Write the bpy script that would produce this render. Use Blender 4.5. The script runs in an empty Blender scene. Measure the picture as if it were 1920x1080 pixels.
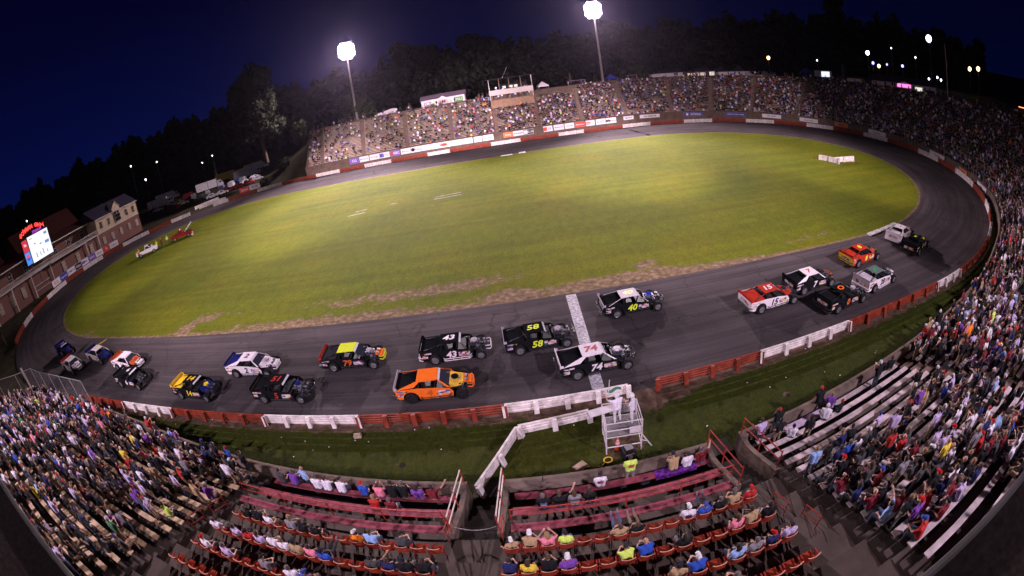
import bpy, bmesh, math, random
import numpy as np
from mathutils import Vector, Matrix
random.seed(7); rng = np.random.default_rng(7)
SC = bpy.context.scene
COL = SC.collection
R = math.radians
pi = math.pi

# ------------------------------------------------------------------ materials
MATS = {}
def lin(c):
    f = lambda v: v / 12.92 if v <= .04045 else ((v + .055) / 1.055) ** 2.4
    return tuple(f(v / 255) for v in c) + (1.0,)
def newmat(name):
    m = bpy.data.materials.new(name); m.use_nodes = True
    return m, m.node_tree.nodes, m.node_tree.links, m.node_tree.nodes['Principled BSDF']
def nd(N, t, **kw):
    n = N.new(t)
    for k, v in kw.items():
        if k.startswith('i_'): n.inputs[k[2:].replace('_', ' ')].default_value = v
        else: setattr(n, k, v)
    return n
def mat(name, col, rough=.7, var=.25, scale=6., metal=0., bump=0., spec=None, objcol=False):
    """plain procedural surface: base colour broken up by two noises"""
    if name in MATS: return MATS[name]
    m, N, L, P = newmat(name)
    tc = nd(N, 'ShaderNodeTexCoord')
    n1 = nd(N, 'ShaderNodeTexNoise', i_Scale=scale, i_Detail=6.)
    L.new(tc.outputs['Object'], n1.inputs['Vector'])
    mr = nd(N, 'ShaderNodeMapRange')
    for k, v in zip(('From Min', 'From Max', 'To Min', 'To Max'), (.3, .7, 1 - var, 1 + var)): mr.inputs[k].default_value = v
    L.new(n1.outputs['Fac'], mr.inputs['Value'])
    mx = nd(N, 'ShaderNodeMix', data_type='RGBA', blend_type='MULTIPLY'); mx.inputs['Factor'].default_value = 1
    if objcol:
        oi = nd(N, 'ShaderNodeObjectInfo'); L.new(oi.outputs['Color'], mx.inputs[6])
    else: mx.inputs[6].default_value = tuple(col[:3]) + (1,)
    L.new(mr.outputs['Result'], mx.inputs[7]); L.new(mx.outputs[2], P.inputs['Base Color'])
    P.inputs['Roughness'].default_value = rough; P.inputs['Metallic'].default_value = metal
    P.inputs['Specular IOR Level'].default_value = .12 if spec is None else spec
    if bump:
        b = nd(N, 'ShaderNodeBump', i_Strength=bump, i_Distance=.02); L.new(n1.outputs['Fac'], b.inputs['Height']); L.new(b.outputs['Normal'], P.inputs['Normal'])
    MATS[name] = m
    return m
def emit(name, col, s):
    if name in MATS: return MATS[name]
    m, N, L, P = newmat(name)
    P.inputs['Base Color'].default_value = (0, 0, 0, 1); P.inputs['Emission Color'].default_value = tuple(col[:3]) + (1,)
    P.inputs['Emission Strength'].default_value = s
    MATS[name] = m; return m

# ------------------------------------------------------------------ mesh building
class MB:
    def __init__(s): s.v = []; s.f = []; s.m = []
    def add(s, vs, fs, mi=0):
        o = len(s.v); s.v += [tuple(v) for v in vs]; s.f += [tuple(o + i for i in f) for f in fs]; s.m += [mi] * len(fs); return s
    def box(s, c, size, rz=0., mi=0, M=None):
        x, y, z = size[0] / 2, size[1] / 2, size[2] / 2
        vs = [Vector((a * x, b * y, d * z)) for d in (-1, 1) for a, b in ((-1, -1), (1, -1), (1, 1), (-1, 1))]
        T = M if M is not None else Matrix.Rotation(rz, 3, 'Z')
        return s.add([T @ v + Vector(c) for v in vs], [(3, 2, 1, 0), (4, 5, 6, 7), (0, 1, 5, 4), (1, 2, 6, 5), (2, 3, 7, 6), (3, 0, 4, 7)], mi)
    def bar(s, p, q, w, h, mi=0, up=(0, 0, 1)):
        p, q = Vector(p), Vector(q); d = q - p; L = d.length
        if L < 1e-6: return s
        d /= L; u = Vector(up)
        if abs(d.dot(u)) > .98: u = Vector((1, 0, 0))
        sd = d.cross(u).normalized(); u2 = sd.cross(d)
        M = Matrix((d, sd, u2)).transposed()
        return s.box((p + q) / 2, (L, w, h), mi=mi, M=M)
    def tube(s, p, q, r, n=8, mi=0, r2=None, caps=True):
        p, q = Vector(p), Vector(q); d = (q - p).normalized(); r2 = r if r2 is None else r2
        a = d.orthogonal().normalized(); b = d.cross(a)
        vs = []
        for c, rr in ((p, r), (q, r2)):
            for i in range(n):
                t = 2 * pi * i / n; vs.append(c + a * (rr * math.cos(t)) + b * (rr * math.sin(t)))
        fs = [(i, (i + 1) % n, n + (i + 1) % n, n + i) for i in range(n)]
        if caps: fs += [tuple(range(n))[::-1], tuple(range(n, 2 * n))]
        return s.add(vs, fs, mi)
    def path(s, pts, r, n=6, mi=0):
        for a, b in zip(pts[:-1], pts[1:]): s.tube(a, b, r, n, mi)
        return s
    def prism(s, poly, off, mi=0):
        """polygon of 3-D points swept by the vector off"""
        n = len(poly); o = Vector(off); A = [Vector(p) for p in poly]
        return s.add(A + [a + o for a in A], [tuple(range(n))[::-1], tuple(range(n, 2 * n))] + [(i, (i + 1) % n, n + (i + 1) % n, n + i) for i in range(n)], mi)
    def ball(s, c, r, n=10, m=6, mi=0):
        r = (r, r, r) if not hasattr(r, '__len__') else r
        vs = [(c[0], c[1], c[2] - r[2])]
        for j in range(1, m):
            t = -pi / 2 + pi * j / m
            for i in range(n):
                a = 2 * pi * i / n; vs.append((c[0] + r[0] * math.cos(t) * math.cos(a), c[1] + r[1] * math.cos(t) * math.sin(a), c[2] + r[2] * math.sin(t)))
        vs.append((c[0], c[1], c[2] + r[2])); T = len(vs) - 1
        fs = [(0, 1 + (i + 1) % n, 1 + i) for i in range(n)]
        for j in range(m - 2):
            for i in range(n):
                a = 1 + j * n; fs.append((a + i, a + (i + 1) % n, a + n + (i + 1) % n, a + n + i))
        a = 1 + (m - 2) * n; fs += [(a + i, a + (i + 1) % n, T) for i in range(n)]
        return s.add(vs, fs, mi)
    def mesh(s, name, mats, smooth=False):
        me = bpy.data.meshes.new(name); me.from_pydata(s.v, [], s.f)
        for m in (mats if isinstance(mats, (list, tuple)) else [mats]): me.materials.append(m)
        if any(s.m): me.polygons.foreach_set('material_index', s.m)
        if smooth: me.polygons.foreach_set('use_smooth', [True] * len(s.f))
        me.update(); return me
    def build(s, name, mats, parent=None, smooth=False, loc=None, rz=0.):
        return link(name, s.mesh(name, mats, smooth), parent, loc, rz)
def link(name, data, parent=None, loc=None, rz=0., col=None):
    o = bpy.data.objects.new(name, data); COL.objects.link(o)
    if parent is not None: o.parent = parent
    if loc is not None: o.location = loc
    if rz: o.rotation_euler = (0, 0, rz)
    if col is not None: o.color = tuple(col[:3]) + (1,)
    return o
def tag(o, label=None, cat=None, group=None, kind=None):
    for k, v in (('label', label), ('category', cat), ('group', group), ('kind', kind)):
        if v: o[k] = v
    return o
def empty(name, loc=(0, 0, 0), rz=0., label=None, cat=None, group=None):
    o = bpy.data.objects.new(name, None); COL.objects.link(o); o.location = loc; o.rotation_euler = (0, 0, rz)
    o.empty_display_size = .2
    return tag(o, label, cat, group)
KIDS = {}
def copy_tree(o, parent=None):
    c = o.copy(); COL.objects.link(c)
    if parent is not None: c.parent = parent
    for ch in list(o.children): copy_tree(ch, c)
    return c
def text(name, s, size, m, parent, loc, rot, align='CENTER', ext=.004, bold=0., shear=0., sx=1.):
    cu = bpy.data.curves.new(name, 'FONT'); cu.body = s; cu.size = size; cu.align_x = align; cu.align_y = 'CENTER'
    cu.extrude = ext; cu.offset = bold; cu.shear = shear; cu.resolution_u = 2; cu.materials.append(m)
    t = bpy.data.objects.new('t', cu); me = bpy.data.meshes.new_from_object(t); bpy.data.objects.remove(t); bpy.data.curves.remove(cu); me.name = name
    o = link(name, me, parent, loc); o.rotation_euler = rot; o.scale = (sx, 1, 1)
    return o
ORD = 'first second third fourth fifth sixth seventh eighth ninth tenth eleventh twelfth thirteenth fourteenth fifteenth sixteenth seventeenth eighteenth nineteenth twentieth'.split()
def nth(i):
    if i < 20: return ORD[i]
    t = {2: 'twenty', 3: 'thirty', 4: 'forty', 5: 'fifty'}[(i + 1) // 10]
    return t + '-' + ORD[(i + 1) % 10 - 1] if (i + 1) % 10 else {3: 'thirtieth', 4: 'fortieth', 5: 'fiftieth'}[(i + 1) // 10]

# ------------------------------------------------------------------ plan of the oval
def oval(a, r, x0, y0, co, n=400):
    m = n // 4; t = np.linspace(0, 1, m); th = np.linspace(-pi / 2, pi / 2, m)
    P = np.concatenate([np.stack([-a + 2 * a * t, -r + 0 * t], 1), np.stack([a + r * np.cos(th), r * np.sin(th)], 1),
                        np.stack([a - 2 * a * t, r + 0 * t], 1), np.stack([-a - r * np.cos(th), -r * np.sin(th)], 1)])
    P += (x0, y0)
    d = np.roll(P, -1, 0) - np.roll(P, 1, 0); d /= np.hypot(d[:, 0], d[:, 1])[:, None] + 1e-12
    Nn = np.stack([d[:, 1], -d[:, 0]], 1)
    seg = np.hypot(*(np.roll(P, -1, 0) - P).T); s = np.concatenate([[0], np.cumsum(seg)[:-1]]) / seg.sum() * 2 * pi
    off = co[0] + sum(co[2 * k - 1] * np.cos(k * s) + co[2 * k] * np.sin(k * s) for k in range(1, 5))
    return (P + Nn * off[:, None]) * 1.1
def arcsample(P, step):
    d = np.hypot(*(P[1:] - P[:-1]).T); keep = np.concatenate([[True], d > 1e-6]); P = P[keep]
    d = np.hypot(*(P[1:] - P[:-1]).T); s = np.concatenate([[0], np.cumsum(d)]); n = max(2, int(round(s[-1] / step)) + 1)
    t = np.linspace(0, s[-1], n)
    return np.stack([np.interp(t, s, P[:, i]) for i in range(P.shape[1])], 1)
def smooth(P, it):
    for _ in range(it): P = np.concatenate([P[:1], (P[:-2] + 2 * P[1:-1] + P[2:]) / 4, P[-1:]])
    return P
def normals(P):
    d = np.gradient(P[:, :2], axis=0); d /= np.hypot(d[:, 0], d[:, 1])[:, None]
    return np.stack([d[:, 1], -d[:, 0]], 1)
CI = [-.2147, .1918, -.164, -.2795, .304, -.2404, .1132, .5505, .1576]
CO = [.1394, .015, .276, -.0646, -.5288, -.0195, .4356, -.1283, -.1196]
IN = oval(38.56649, 30, 0, 0, CI); OUT = oval(36.25996, 42.90576, .67254, 2.29931, CO)

# ------------------------------------------------------------------ camera
cd = bpy.data.cameras.new('camera'); CAM = bpy.data.objects.new('camera', cd); COL.objects.link(CAM); SC.camera = CAM
cd.type = 'PANO'; cd.panorama_type = 'FISHEYE_EQUISOLID'; cd.fisheye_lens = 16.0526; cd.fisheye_fov = 2 * pi
cd.sensor_width = 36; cd.sensor_height = 24; cd.shift_x = 0; cd.shift_y = -(540 - 427.9) / 1080
cd.clip_start = .05; cd.clip_end = 3000
CP = Vector((9.4536, -63.1412, 16.1364))
r_, u_, f_ = (.98901, -.04171, -.14181), (.14769, .31925, .93609), (-.00623, .94675, -.3219)
CAM.matrix_world = Matrix(((r_[0], u_[0], -f_[0], CP.x), (r_[1], u_[1], -f_[1], CP.y), (r_[2], u_[2], -f_[2], CP.z), (0, 0, 0, 1)))
SC.view_settings.view_transform = 'Standard'; SC.view_settings.look = 'None'; SC.view_settings.exposure = .3; SC.view_settings.gamma = 1
SC.cycles.max_bounces = 4; SC.cycles.diffuse_bounces = 2; SC.cycles.glossy_bounces = 2; SC.cycles.use_denoising = True
SC.cycles.caustics_reflective = False; SC.cycles.caustics_refractive = False

# ------------------------------------------------------------------ night sky
W = bpy.data.worlds.new('World'); SC.world = W; W.use_nodes = True
N, L = W.node_tree.nodes, W.node_tree.links
tc = nd(N, 'ShaderNodeTexCoord'); sep = nd(N, 'ShaderNodeSeparateXYZ'); L.new(tc.outputs['Generated'], sep.inputs[0])
ramp = nd(N, 'ShaderNodeValToRGB'); e = ramp.color_ramp.elements
e[0].position = 0; e[0].color = (.0008, .0030, .034, 1); e[1].position = .75; e[1].color = (.0005, .0005, .0050, 1)
e2 = ramp.color_ramp.elements.new(.3); e2.color = (.0006, .0007, .0125, 1)
L.new(sep.outputs['Z'], ramp.inputs[0])
mr = nd(N, 'ShaderNodeMapRange'); L.new(sep.outputs['X'], mr.inputs['Value'])
for k, v in zip(('From Min', 'From Max', 'To Min', 'To Max'), (-.95, .8, 1.5, .5)): mr.inputs[k].default_value = v
mul = nd(N, 'ShaderNodeMix', data_type='RGBA', blend_type='MULTIPLY'); mul.inputs['Factor'].default_value = 1
L.new(ramp.outputs[0], mul.inputs[6]); L.new(mr.outputs[0], mul.inputs[7]); L.new(mul.outputs[2], N['Background'].inputs['Color'])
N['Background'].inputs['Strength'].default_value = .8
# ------------------------------------------------------------------ ground materials
def shader_field():
    m, N, L, P = newmat('field_grass')
    tc = nd(N, 'ShaderNodeTexCoord')
    def noise(s, d=5., sc=None, rough=.6):
        n = nd(N, 'ShaderNodeTexNoise', i_Scale=s, i_Detail=d, i_Roughness=rough)
        if sc:
            mp = nd(N, 'ShaderNodeMapping'); mp.inputs['Scale'].default_value = sc; L.new(tc.outputs['Object'], mp.inputs[0]); L.new(mp.outputs[0], n.inputs['Vector'])
        else: L.new(tc.outputs['Object'], n.inputs['Vector'])
        return n.outputs['Fac']
    def ramp(src, els):
        r = nd(N, 'ShaderNodeValToRGB'); e = r.color_ramp.elements
        while len(e) < len(els): e.new(.5)
        for q, (p, c) in zip(e, els): q.position = p; q.color = tuple(c) + (1,) if len(c) == 3 else c
        L.new(src, r.inputs[0]); return r.outputs[0]
    def mix(f, a, b, mode='MIX'):
        x = nd(N, 'ShaderNodeMix', data_type='RGBA', blend_type=mode)
        for i, v in ((0, f), (6, a), (7, b)):
            if hasattr(v, 'is_linked'): L.new(v, x.inputs[i])
            elif i == 0: x.inputs[0].default_value = v
            else: x.inputs[i].default_value = tuple(v) + (1,)
        return x.outputs[2]
    g = ramp(noise(.09, 6), [(.3, (.100, .125, .003)), (.5, (.126, .144, .003)), (.7, (.160, .156, .004))])
    g = mix(1., g, ramp(noise(1.3, 8, (1, .45, 1), .75), [(.3, (.78,) * 3), (.5, (1,) * 3), (.72, (1.2,) * 3)]), 'MULTIPLY')
    g = mix(1., g, ramp(noise(7., 4, (1, .5, 1), .7), [(.3, (.7,) * 3), (.55, (1.05,) * 3), (.75, (1.35,) * 3)]), 'MULTIPLY')
    g = mix(1., g, ramp(noise(.5, 3, (.05, 1.2, 1), .6), [(.35, (.88,) * 3), (.5, (1,) * 3), (.65, (1.12,) * 3)]), 'MULTIPLY')
    at = nd(N, 'ShaderNodeAttribute', attribute_name='dirt')
    ma = nd(N, 'ShaderNodeMath', operation='ADD'); L.new(at.outputs['Fac'], ma.inputs[0])
    nn = nd(N, 'ShaderNodeMath', operation='MULTIPLY_ADD'); L.new(noise(.9, 9, None, .75), nn.inputs[0]); nn.inputs[1].default_value = 1.7; nn.inputs[2].default_value = -.85
    L.new(nn.outputs[0], ma.inputs[1])
    mk = nd(N, 'ShaderNodeMapRange'); mk.inputs['From Min'].default_value = .42; mk.inputs['From Max'].default_value = .62; L.new(ma.outputs[0], mk.inputs['Value'])
    d = ramp(noise(2.2, 8), [(.3, (.10, .07, .03)), (.5, (.22, .145, .08)), (.7, (.42, .29, .19))])
    c = mix(mk.outputs[0], g, d)
    L.new(c, P.inputs['Base Color']); P.inputs['Roughness'].default_value = .95; P.inputs['Specular IOR Level'].default_value = .1
    b = nd(N, 'ShaderNodeBump', i_Strength=.7, i_Distance=.12); L.new(noise(3.5, 8, None, .75), b.inputs['Height']); L.new(b.outputs[0], P.inputs['Normal'])
    return m, (noise, ramp, mix)
def shader_asphalt():
    m, N, L, P = newmat('asphalt')
    uv = nd(N, 'ShaderNodeUVMap'); tc = nd(N, 'ShaderNodeTexCoord')
    def noise(s, d, sc, src):
        n = nd(N, 'ShaderNodeTexNoise', i_Scale=s, i_Detail=d, i_Roughness=.65)
        mp = nd(N, 'ShaderNodeMapping'); mp.inputs['Scale'].default_value = sc; L.new(src, mp.inputs[0]); L.new(mp.outputs[0], n.inputs['Vector']); return n.outputs['Fac']
    def mr(src, a, b, c, d):
        q = nd(N, 'ShaderNodeMapRange')
        for k, v in zip(('From Min', 'From Max', 'To Min', 'To Max'), (a, b, c, d)): q.inputs[k].default_value = v
        L.new(src, q.inputs['Value']); return q.outputs[0]
    def mul(a, b):
        q = nd(N, 'ShaderNodeMath', operation='MULTIPLY'); L.new(a, q.inputs[0]); L.new(b, q.inputs[1]); return q.outputs[0]
    v = mr(noise(1., 5, (.05, 1.1, 1), uv.outputs[0]), .35, .65, .72, 1.25)
    v = mul(v, mr(noise(1., 4, (.02, 4., 1), uv.outputs[0]), .3, .7, .82, 1.15))
    v = mul(v, mr(noise(.12, 4, (1, 1, 1), tc.outputs['Object']), .35, .65, .8, 1.15))
    v = mul(v, mr(noise(9., 3, (1, 1, 1), tc.outputs['Object']), .3, .7, .85, 1.15))
    vo = nd(N, 'ShaderNodeTexVoronoi', feature='DISTANCE_TO_EDGE', i_Scale=.16)
    wn = nd(N, 'ShaderNodeTexNoise', i_Scale=.6, i_Detail=5.); L.new(tc.outputs['Object'], wn.inputs['Vector'])
    va = nd(N, 'ShaderNodeVectorMath', operation='MULTIPLY_ADD'); L.new(wn.outputs['Color'], va.inputs[0]); va.inputs[1].default_value = (2.5, 2.5, 0); L.new(tc.outputs['Object'], va.inputs[2])
    L.new(va.outputs[0], vo.inputs['Vector'])
    v = mul(v, mr(vo.outputs['Distance'], .0, .011, .62, 1.))
    sy = nd(N, 'ShaderNodeSeparateXYZ'); L.new(uv.outputs[0], sy.inputs[0]); gr = nd(N, 'ShaderNodeValToRGB'); ge = gr.color_ramp.elements
    for p_, c_ in ((.0, .82), (.25, .86), (.5, .84), (.75, 1.0)): ge.new(p_).color = (c_, c_, c_, 1)
    ge[-1].color = (1.2, 1.2, 1.2, 1); ge[0].color = (.82, .82, .82, 1)
    dv = nd(N, 'ShaderNodeMath', operation='DIVIDE'); dv.inputs[1].default_value = 13; L.new(sy.outputs[1], dv.inputs[0]); L.new(dv.outputs[0], gr.inputs[0]); v = mul(v, gr.outputs[0])
    cr = nd(N, 'ShaderNodeMix', data_type='RGBA', blend_type='MULTIPLY'); cr.inputs[0].default_value = 1; cr.inputs[6].default_value = (.080, .065, .068, 1); L.new(v, cr.inputs[7])
    L.new(cr.outputs[2], P.inputs['Base Color']); P.inputs['Roughness'].default_value = .9; P.inputs['Specular IOR Level'].default_value = .04
    b = nd(N, 'ShaderNodeBump', i_Strength=.35, i_Distance=.01); L.new(noise(30., 3, (1, 1, 1), tc.outputs['Object']), b.inputs['Height']); L.new(b.outputs[0], P.inputs['Normal'])
    return m
M_FIELD, _ = shader_field(); M_ASPH = shader_asphalt()
M_DIRTGRASS = mat('dry_ground', (.075, .058, .032), .95, .5, 1.6, bump=.3)
M_EARTH = mat('dark_earth', (.03, .03, .018), .95, .5, .2)

def grid_obj(name, P, nu, nv, m, closed=False, uvs=None, attr=None, kind='structure'):
    idx = np.arange(nu * nv).reshape(nu, nv)
    a = idx if not closed else np.concatenate([idx, idx[:1]], 0)
    f = np.stack([a[:-1, :-1], a[1:, :-1], a[1:, 1:], a[:-1, 1:]], -1).reshape(-1, 4)
    me = bpy.data.meshes.new(name)
    me.vertices.add(len(P)); me.vertices.foreach_set('co', np.asarray(P, np.float32).ravel())
    me.loops.add(f.size); me.loops.foreach_set('vertex_index', f.ravel().astype(np.int32))
    me.polygons.add(len(f)); me.polygons.foreach_set('loop_start', np.arange(0, f.size, 4, dtype=np.int32))
    me.polygons.foreach_set('loop_total', np.full(len(f), 4, np.int32))
    if uvs is not None:
        l = me.uv_layers.new(name='UVMap'); l.data.foreach_set('uv', np.asarray(uvs, np.float32)[f.ravel()].ravel())
    if attr is not None:
        for k, v in attr.items(): at = me.attributes.new(k, 'FLOAT', 'POINT'); at.data.foreach_set('value', np.asarray(v, np.float32))
    me.materials.append(m); me.update(calc_edges=True); me.validate()
    o = link(name, me)
    if kind: o['kind'] = kind
    return o

# infield: rings from the track edge to the middle
def dedupe(P):
    d = np.hypot(*(np.roll(P, -1, 0) - P).T); return P[d > 1e-4]
inn = arcsample(np.concatenate([dedupe(IN), IN[:1]]), .75)[:-1]
sk = np.stack([np.clip(inn[:, 0], -42, 42), 0 * inn[:, 0]], 1)
ts = np.concatenate([1 - np.linspace(0, .3, 34), np.linspace(.68, .0, 16)])
Pf = np.stack([sk + (inn - sk) * t for t in ts], 1)
edge = np.stack([np.hypot(*(inn - Pf[:, j]).T) for j in range(len(ts))], 1)
X, Y = Pf[..., 0], Pf[..., 1]
dirt = .75 * np.exp(-(edge / .55) ** 2)
g = lambda x, y, sx, sy, a: a * np.exp(-((X - x) / sx) ** 2 - ((Y - y) / sy) ** 2)
for q in [(17, -31.6, 7, 1.0, .8), (25, -32.4, 6, .7, .55), (19.7, -29.9, 1.6, .8, .8), (-24.3, -31.5, 1.1, 1.6, .95), (-22.4, -29.8, 1.5, .8, .75), (-3, -29.0, 11, 1.7, .60), (-8, -31.9, 16, .9, .62), (8, -31.2, 2.2, .9, .55), (6, -28.3, 5, 1.2, .4), (-20, -28.6, 5, 1., .42),
          (-44, -31.5, 3, 1.2, .5), (.6, 3.3, 2.6, .25, .75), (.2, 2.2, 2.6, .2, .7), (-13.4, 1., 1.6, .3, .75), (-7., -4.3, .6, .6, .8), (-5, 1, 8, .3, .35), (22, -18, 8, 4, .16), (-6, 32, 12, .8, .5), (10, 32.4, 4, .7, .5), (37, -31, 8, .9, .5), (-56, 12, 4, 2.5, .22), (60, -8, 5, 1.5, .2)]: dirt += g(*q)
Z = np.full(X.shape, .02); Z += .15 * np.clip(edge / 25, 0, 1)
grid_obj('field', np.stack([X, Y, Z], -1).reshape(-1, 3), len(inn), len(ts), M_FIELD, True, attr={'dirt': dirt.ravel()})

# track ring
nl = 9; lat = np.linspace(0, 1, nl)
Oo = OUT + normals(np.concatenate([OUT[-1:], OUT, OUT[:1]]))[1:-1] * .1
Ii = IN - normals(np.concatenate([IN[-1:], IN, IN[:1]]))[1:-1] * .3
A = dedupe(np.concatenate([Oo], 0)); keep = np.hypot(*(np.roll(Oo, -1, 0) - Oo).T) > 1e-4
A, B = Oo[keep], Ii[keep]
Pt = A[:, None] * (1 - lat[None, :, None]) + B[:, None] * lat[None, :, None]
s = np.concatenate([[0], np.cumsum(np.hypot(*(A[1:] - A[:-1]).T))])
uvs = np.stack([np.repeat(s[:, None], nl, 1), np.repeat(lat[None] * 13, len(A), 0)], -1).reshape(-1, 2)
grid_obj('race_track', np.concatenate([Pt, np.full(Pt.shape[:2] + (1,), .01)], -1).reshape(-1, 3), len(A), nl, M_ASPH, True, uvs=uvs)

# ------------------------------------------------------------------ front curve of the stand (plan + height of the parapet)
near = np.array([(-37, -46.2), (-30, -46.3), (-23, -46.6), (-17.3, -47.3), (-10, -48.7), (-3.8, -49.7), (0, -50.15), (3.5, -50.5), (7, -50.75), (12, -50.95), (17, -50.95), (21, -50.7), (25, -50.3), (30, -49.8), (34.1, -49.3), (39.4, -48.5), (43.2, -47.8), (47.7, -46.6), (54.1, -44.4), (60.3, -42), (66, -38.9), (73, -34.4), (78.8, -28.4)])
ON = normals(np.concatenate([OUT[-1:], OUT, OUT[:1]]))[1:-1]
ii = np.append(np.arange(136, 302, 3), 303); dd = np.interp(ii, [136, 160, 180, 215, 240, 262, 285, 301], [1.9, 1.7, 2.2, 4.6, 5.4, 4.8, 2.8, 1.0])
ring = OUT[ii] + ON[ii] * dd[:, None]
F = smooth(arcsample(np.concatenate([near, ring]), 1.), 6)
FN = normals(F); FN = smooth(FN, 10); FN /= np.hypot(FN[:, 0], FN[:, 1])[:, None]
FS = np.concatenate([[0], np.cumsum(np.hypot(*(F[1:] - F[:-1]).T))])
ro = R(1) * np.interp(FS[-1] - FS, [0, 8, 30, 52, 63, 74, 98, 109, 121, 143, 178], [13, 11.5, 4.6, 0, -3, -4.6, -4, 0, 4, 2, 0])
FN = np.stack([FN[:, 0] * np.cos(ro) - FN[:, 1] * np.sin(ro), FN[:, 0] * np.sin(ro) + FN[:, 1] * np.cos(ro)], 1); FN = smooth(FN, 8); FN /= np.hypot(FN[:, 0], FN[:, 1])[:, None]
ang = np.unwrap(np.arctan2(FN[:, 1], FN[:, 0]))
FZ = 1.2 + 2.0 * np.clip((ang - R(-35)) / R(115), 0, 1); FZ = FZ - .55 * np.exp(-((F[:, 0] - 8) / 32) ** 2) * (F[:, 1] > 20)
nF = len(F)
def fpt(s, d, z=0.):
    """point at arc length s along the stand front, d metres behind the parapet, z above its top"""
    x = np.interp(s, FS, F[:, 0]); y = np.interp(s, FS, F[:, 1]); nx = np.interp(s, FS, FN[:, 0]); ny = np.interp(s, FS, FN[:, 1])
    return Vector((x + nx * d, y + ny * d, np.interp(s, FS, FZ) + z))
def fang(s): return math.atan2(-np.interp(s, FS, FN[:, 0]), np.interp(s, FS, FN[:, 1]) )   # unused helper
def fnorm(s): return np.interp(s, FS, FN[:, 0]), np.interp(s, FS, FN[:, 1])
def s_at_x(x): # arc length on the near straight for a given x
    k = np.argmax(F[:, 0] > 75); return float(np.interp(x, F[:k, 0], FS[:k]))
S_END = FS[-1]

# terrain: flat outside, a bank up to the level of the concourse behind the stand
gx = np.concatenate([np.linspace(-480, -200, 9), np.arange(-190, 215, 5.), np.linspace(230, 480, 9)])
gy = np.concatenate([np.linspace(-300, -140, 6), np.arange(-130, 215, 5.), np.linspace(230, 480, 10)])
GX, GY = np.meshgrid(gx, gy, indexing='ij')
pts = np.stack([GX.ravel(), GY.ravel()], 1)
D2 = ((pts[:, None, :] - OUT[None, ::2]) ** 2).sum(2); near_i = D2.argmin(1) * 2; dist = np.sqrt(D2.min(1))
inside = np.array([np.dot(p - OUT[i], ON[i]) < 0 for p, i in zip(pts, near_i)])
def sst(a, b, x): t = np.clip((x - a) / (b - a), 0, 1); return t * t * (3 - 2 * t)
gi = np.where(near_i > 250, 1 - sst(303, 312, near_i), 1.); gi = np.where(near_i < 40, sst(2, 22, near_i), gi); gi = np.where(near_i > 340, 0, gi)
H = 10.2 * gi * sst(28, 33, dist)
H = np.where((near_i >= 302) & (near_i < 316), np.maximum(H, 11.5 * (1 - sst(302, 314, near_i)) * sst(2.5, 20, dist)), H)
rr = np.hypot(pts[:, 0], pts[:, 1]); H = H + sst(200, 480, rr) * 14
H = np.where(inside | (dist < 1.5), 0, H) - .12
grid_obj('ground', np.column_stack([pts, H]), len(gx), len(gy), M_EARTH)
def terrain_z(x, y):
    i = ((pts - (x, y)) ** 2).sum(1).argmin(); return float(H[i])

# green verge between barrier and stand, worn to dirt along the barrier
vs = np.linspace(s_at_x(-28), s_at_x(70), 160); vt = np.linspace(0, 1, 14); rows = []
for s_ in vs:
    q = fpt(s_, .15); i = ((OUT - (q.x, q.y)) ** 2).sum(1).argmin(); p = OUT[i] + ON[i] * .05
    # straight across
    rows.append([(q.x + (p[0] - q.x) * t, q.y + (p[1] - q.y) * t, .004 + .05 * math.sin(pi * t)) for t in vt])
rows = np.array(rows); de = np.hypot(rows[..., 0] - rows[:, -1:, 0], rows[..., 1] - rows[:, -1:, 1])
X, Y = rows[..., 0], rows[..., 1]
dirt = 1.0 * np.exp(-(de / 1.0) ** 2)
for q in [(2.44, -48.4, .45, .35, 1.), (22.1, -48.65, .35, .3, 1.), (12.9, -48.9, 1.5, .9, .8), (15, -46.2, 2.2, 1., .7), (8.5, -47.8, .5, .8, .5), (17, -50.4, 1.2, .4, .6), (9.5, -46.3, 1.5, .5, .4)]: dirt += g(*q)
M_VERGE, (vn, vr, vm) = shader_field(); M_VERGE.name = 'verge_grass'  # copy of the field shader, shade put into its darkened grass and dirt
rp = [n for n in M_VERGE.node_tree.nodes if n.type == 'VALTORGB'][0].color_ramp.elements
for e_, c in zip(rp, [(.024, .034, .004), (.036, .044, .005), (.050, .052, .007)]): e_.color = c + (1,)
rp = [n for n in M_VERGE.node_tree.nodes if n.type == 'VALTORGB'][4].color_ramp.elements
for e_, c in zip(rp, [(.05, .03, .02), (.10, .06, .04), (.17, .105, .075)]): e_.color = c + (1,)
grid_obj('grass_verge', rows.reshape(-1, 3), len(vs), len(vt), M_VERGE, attr={'dirt': dirt.ravel()})

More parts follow.
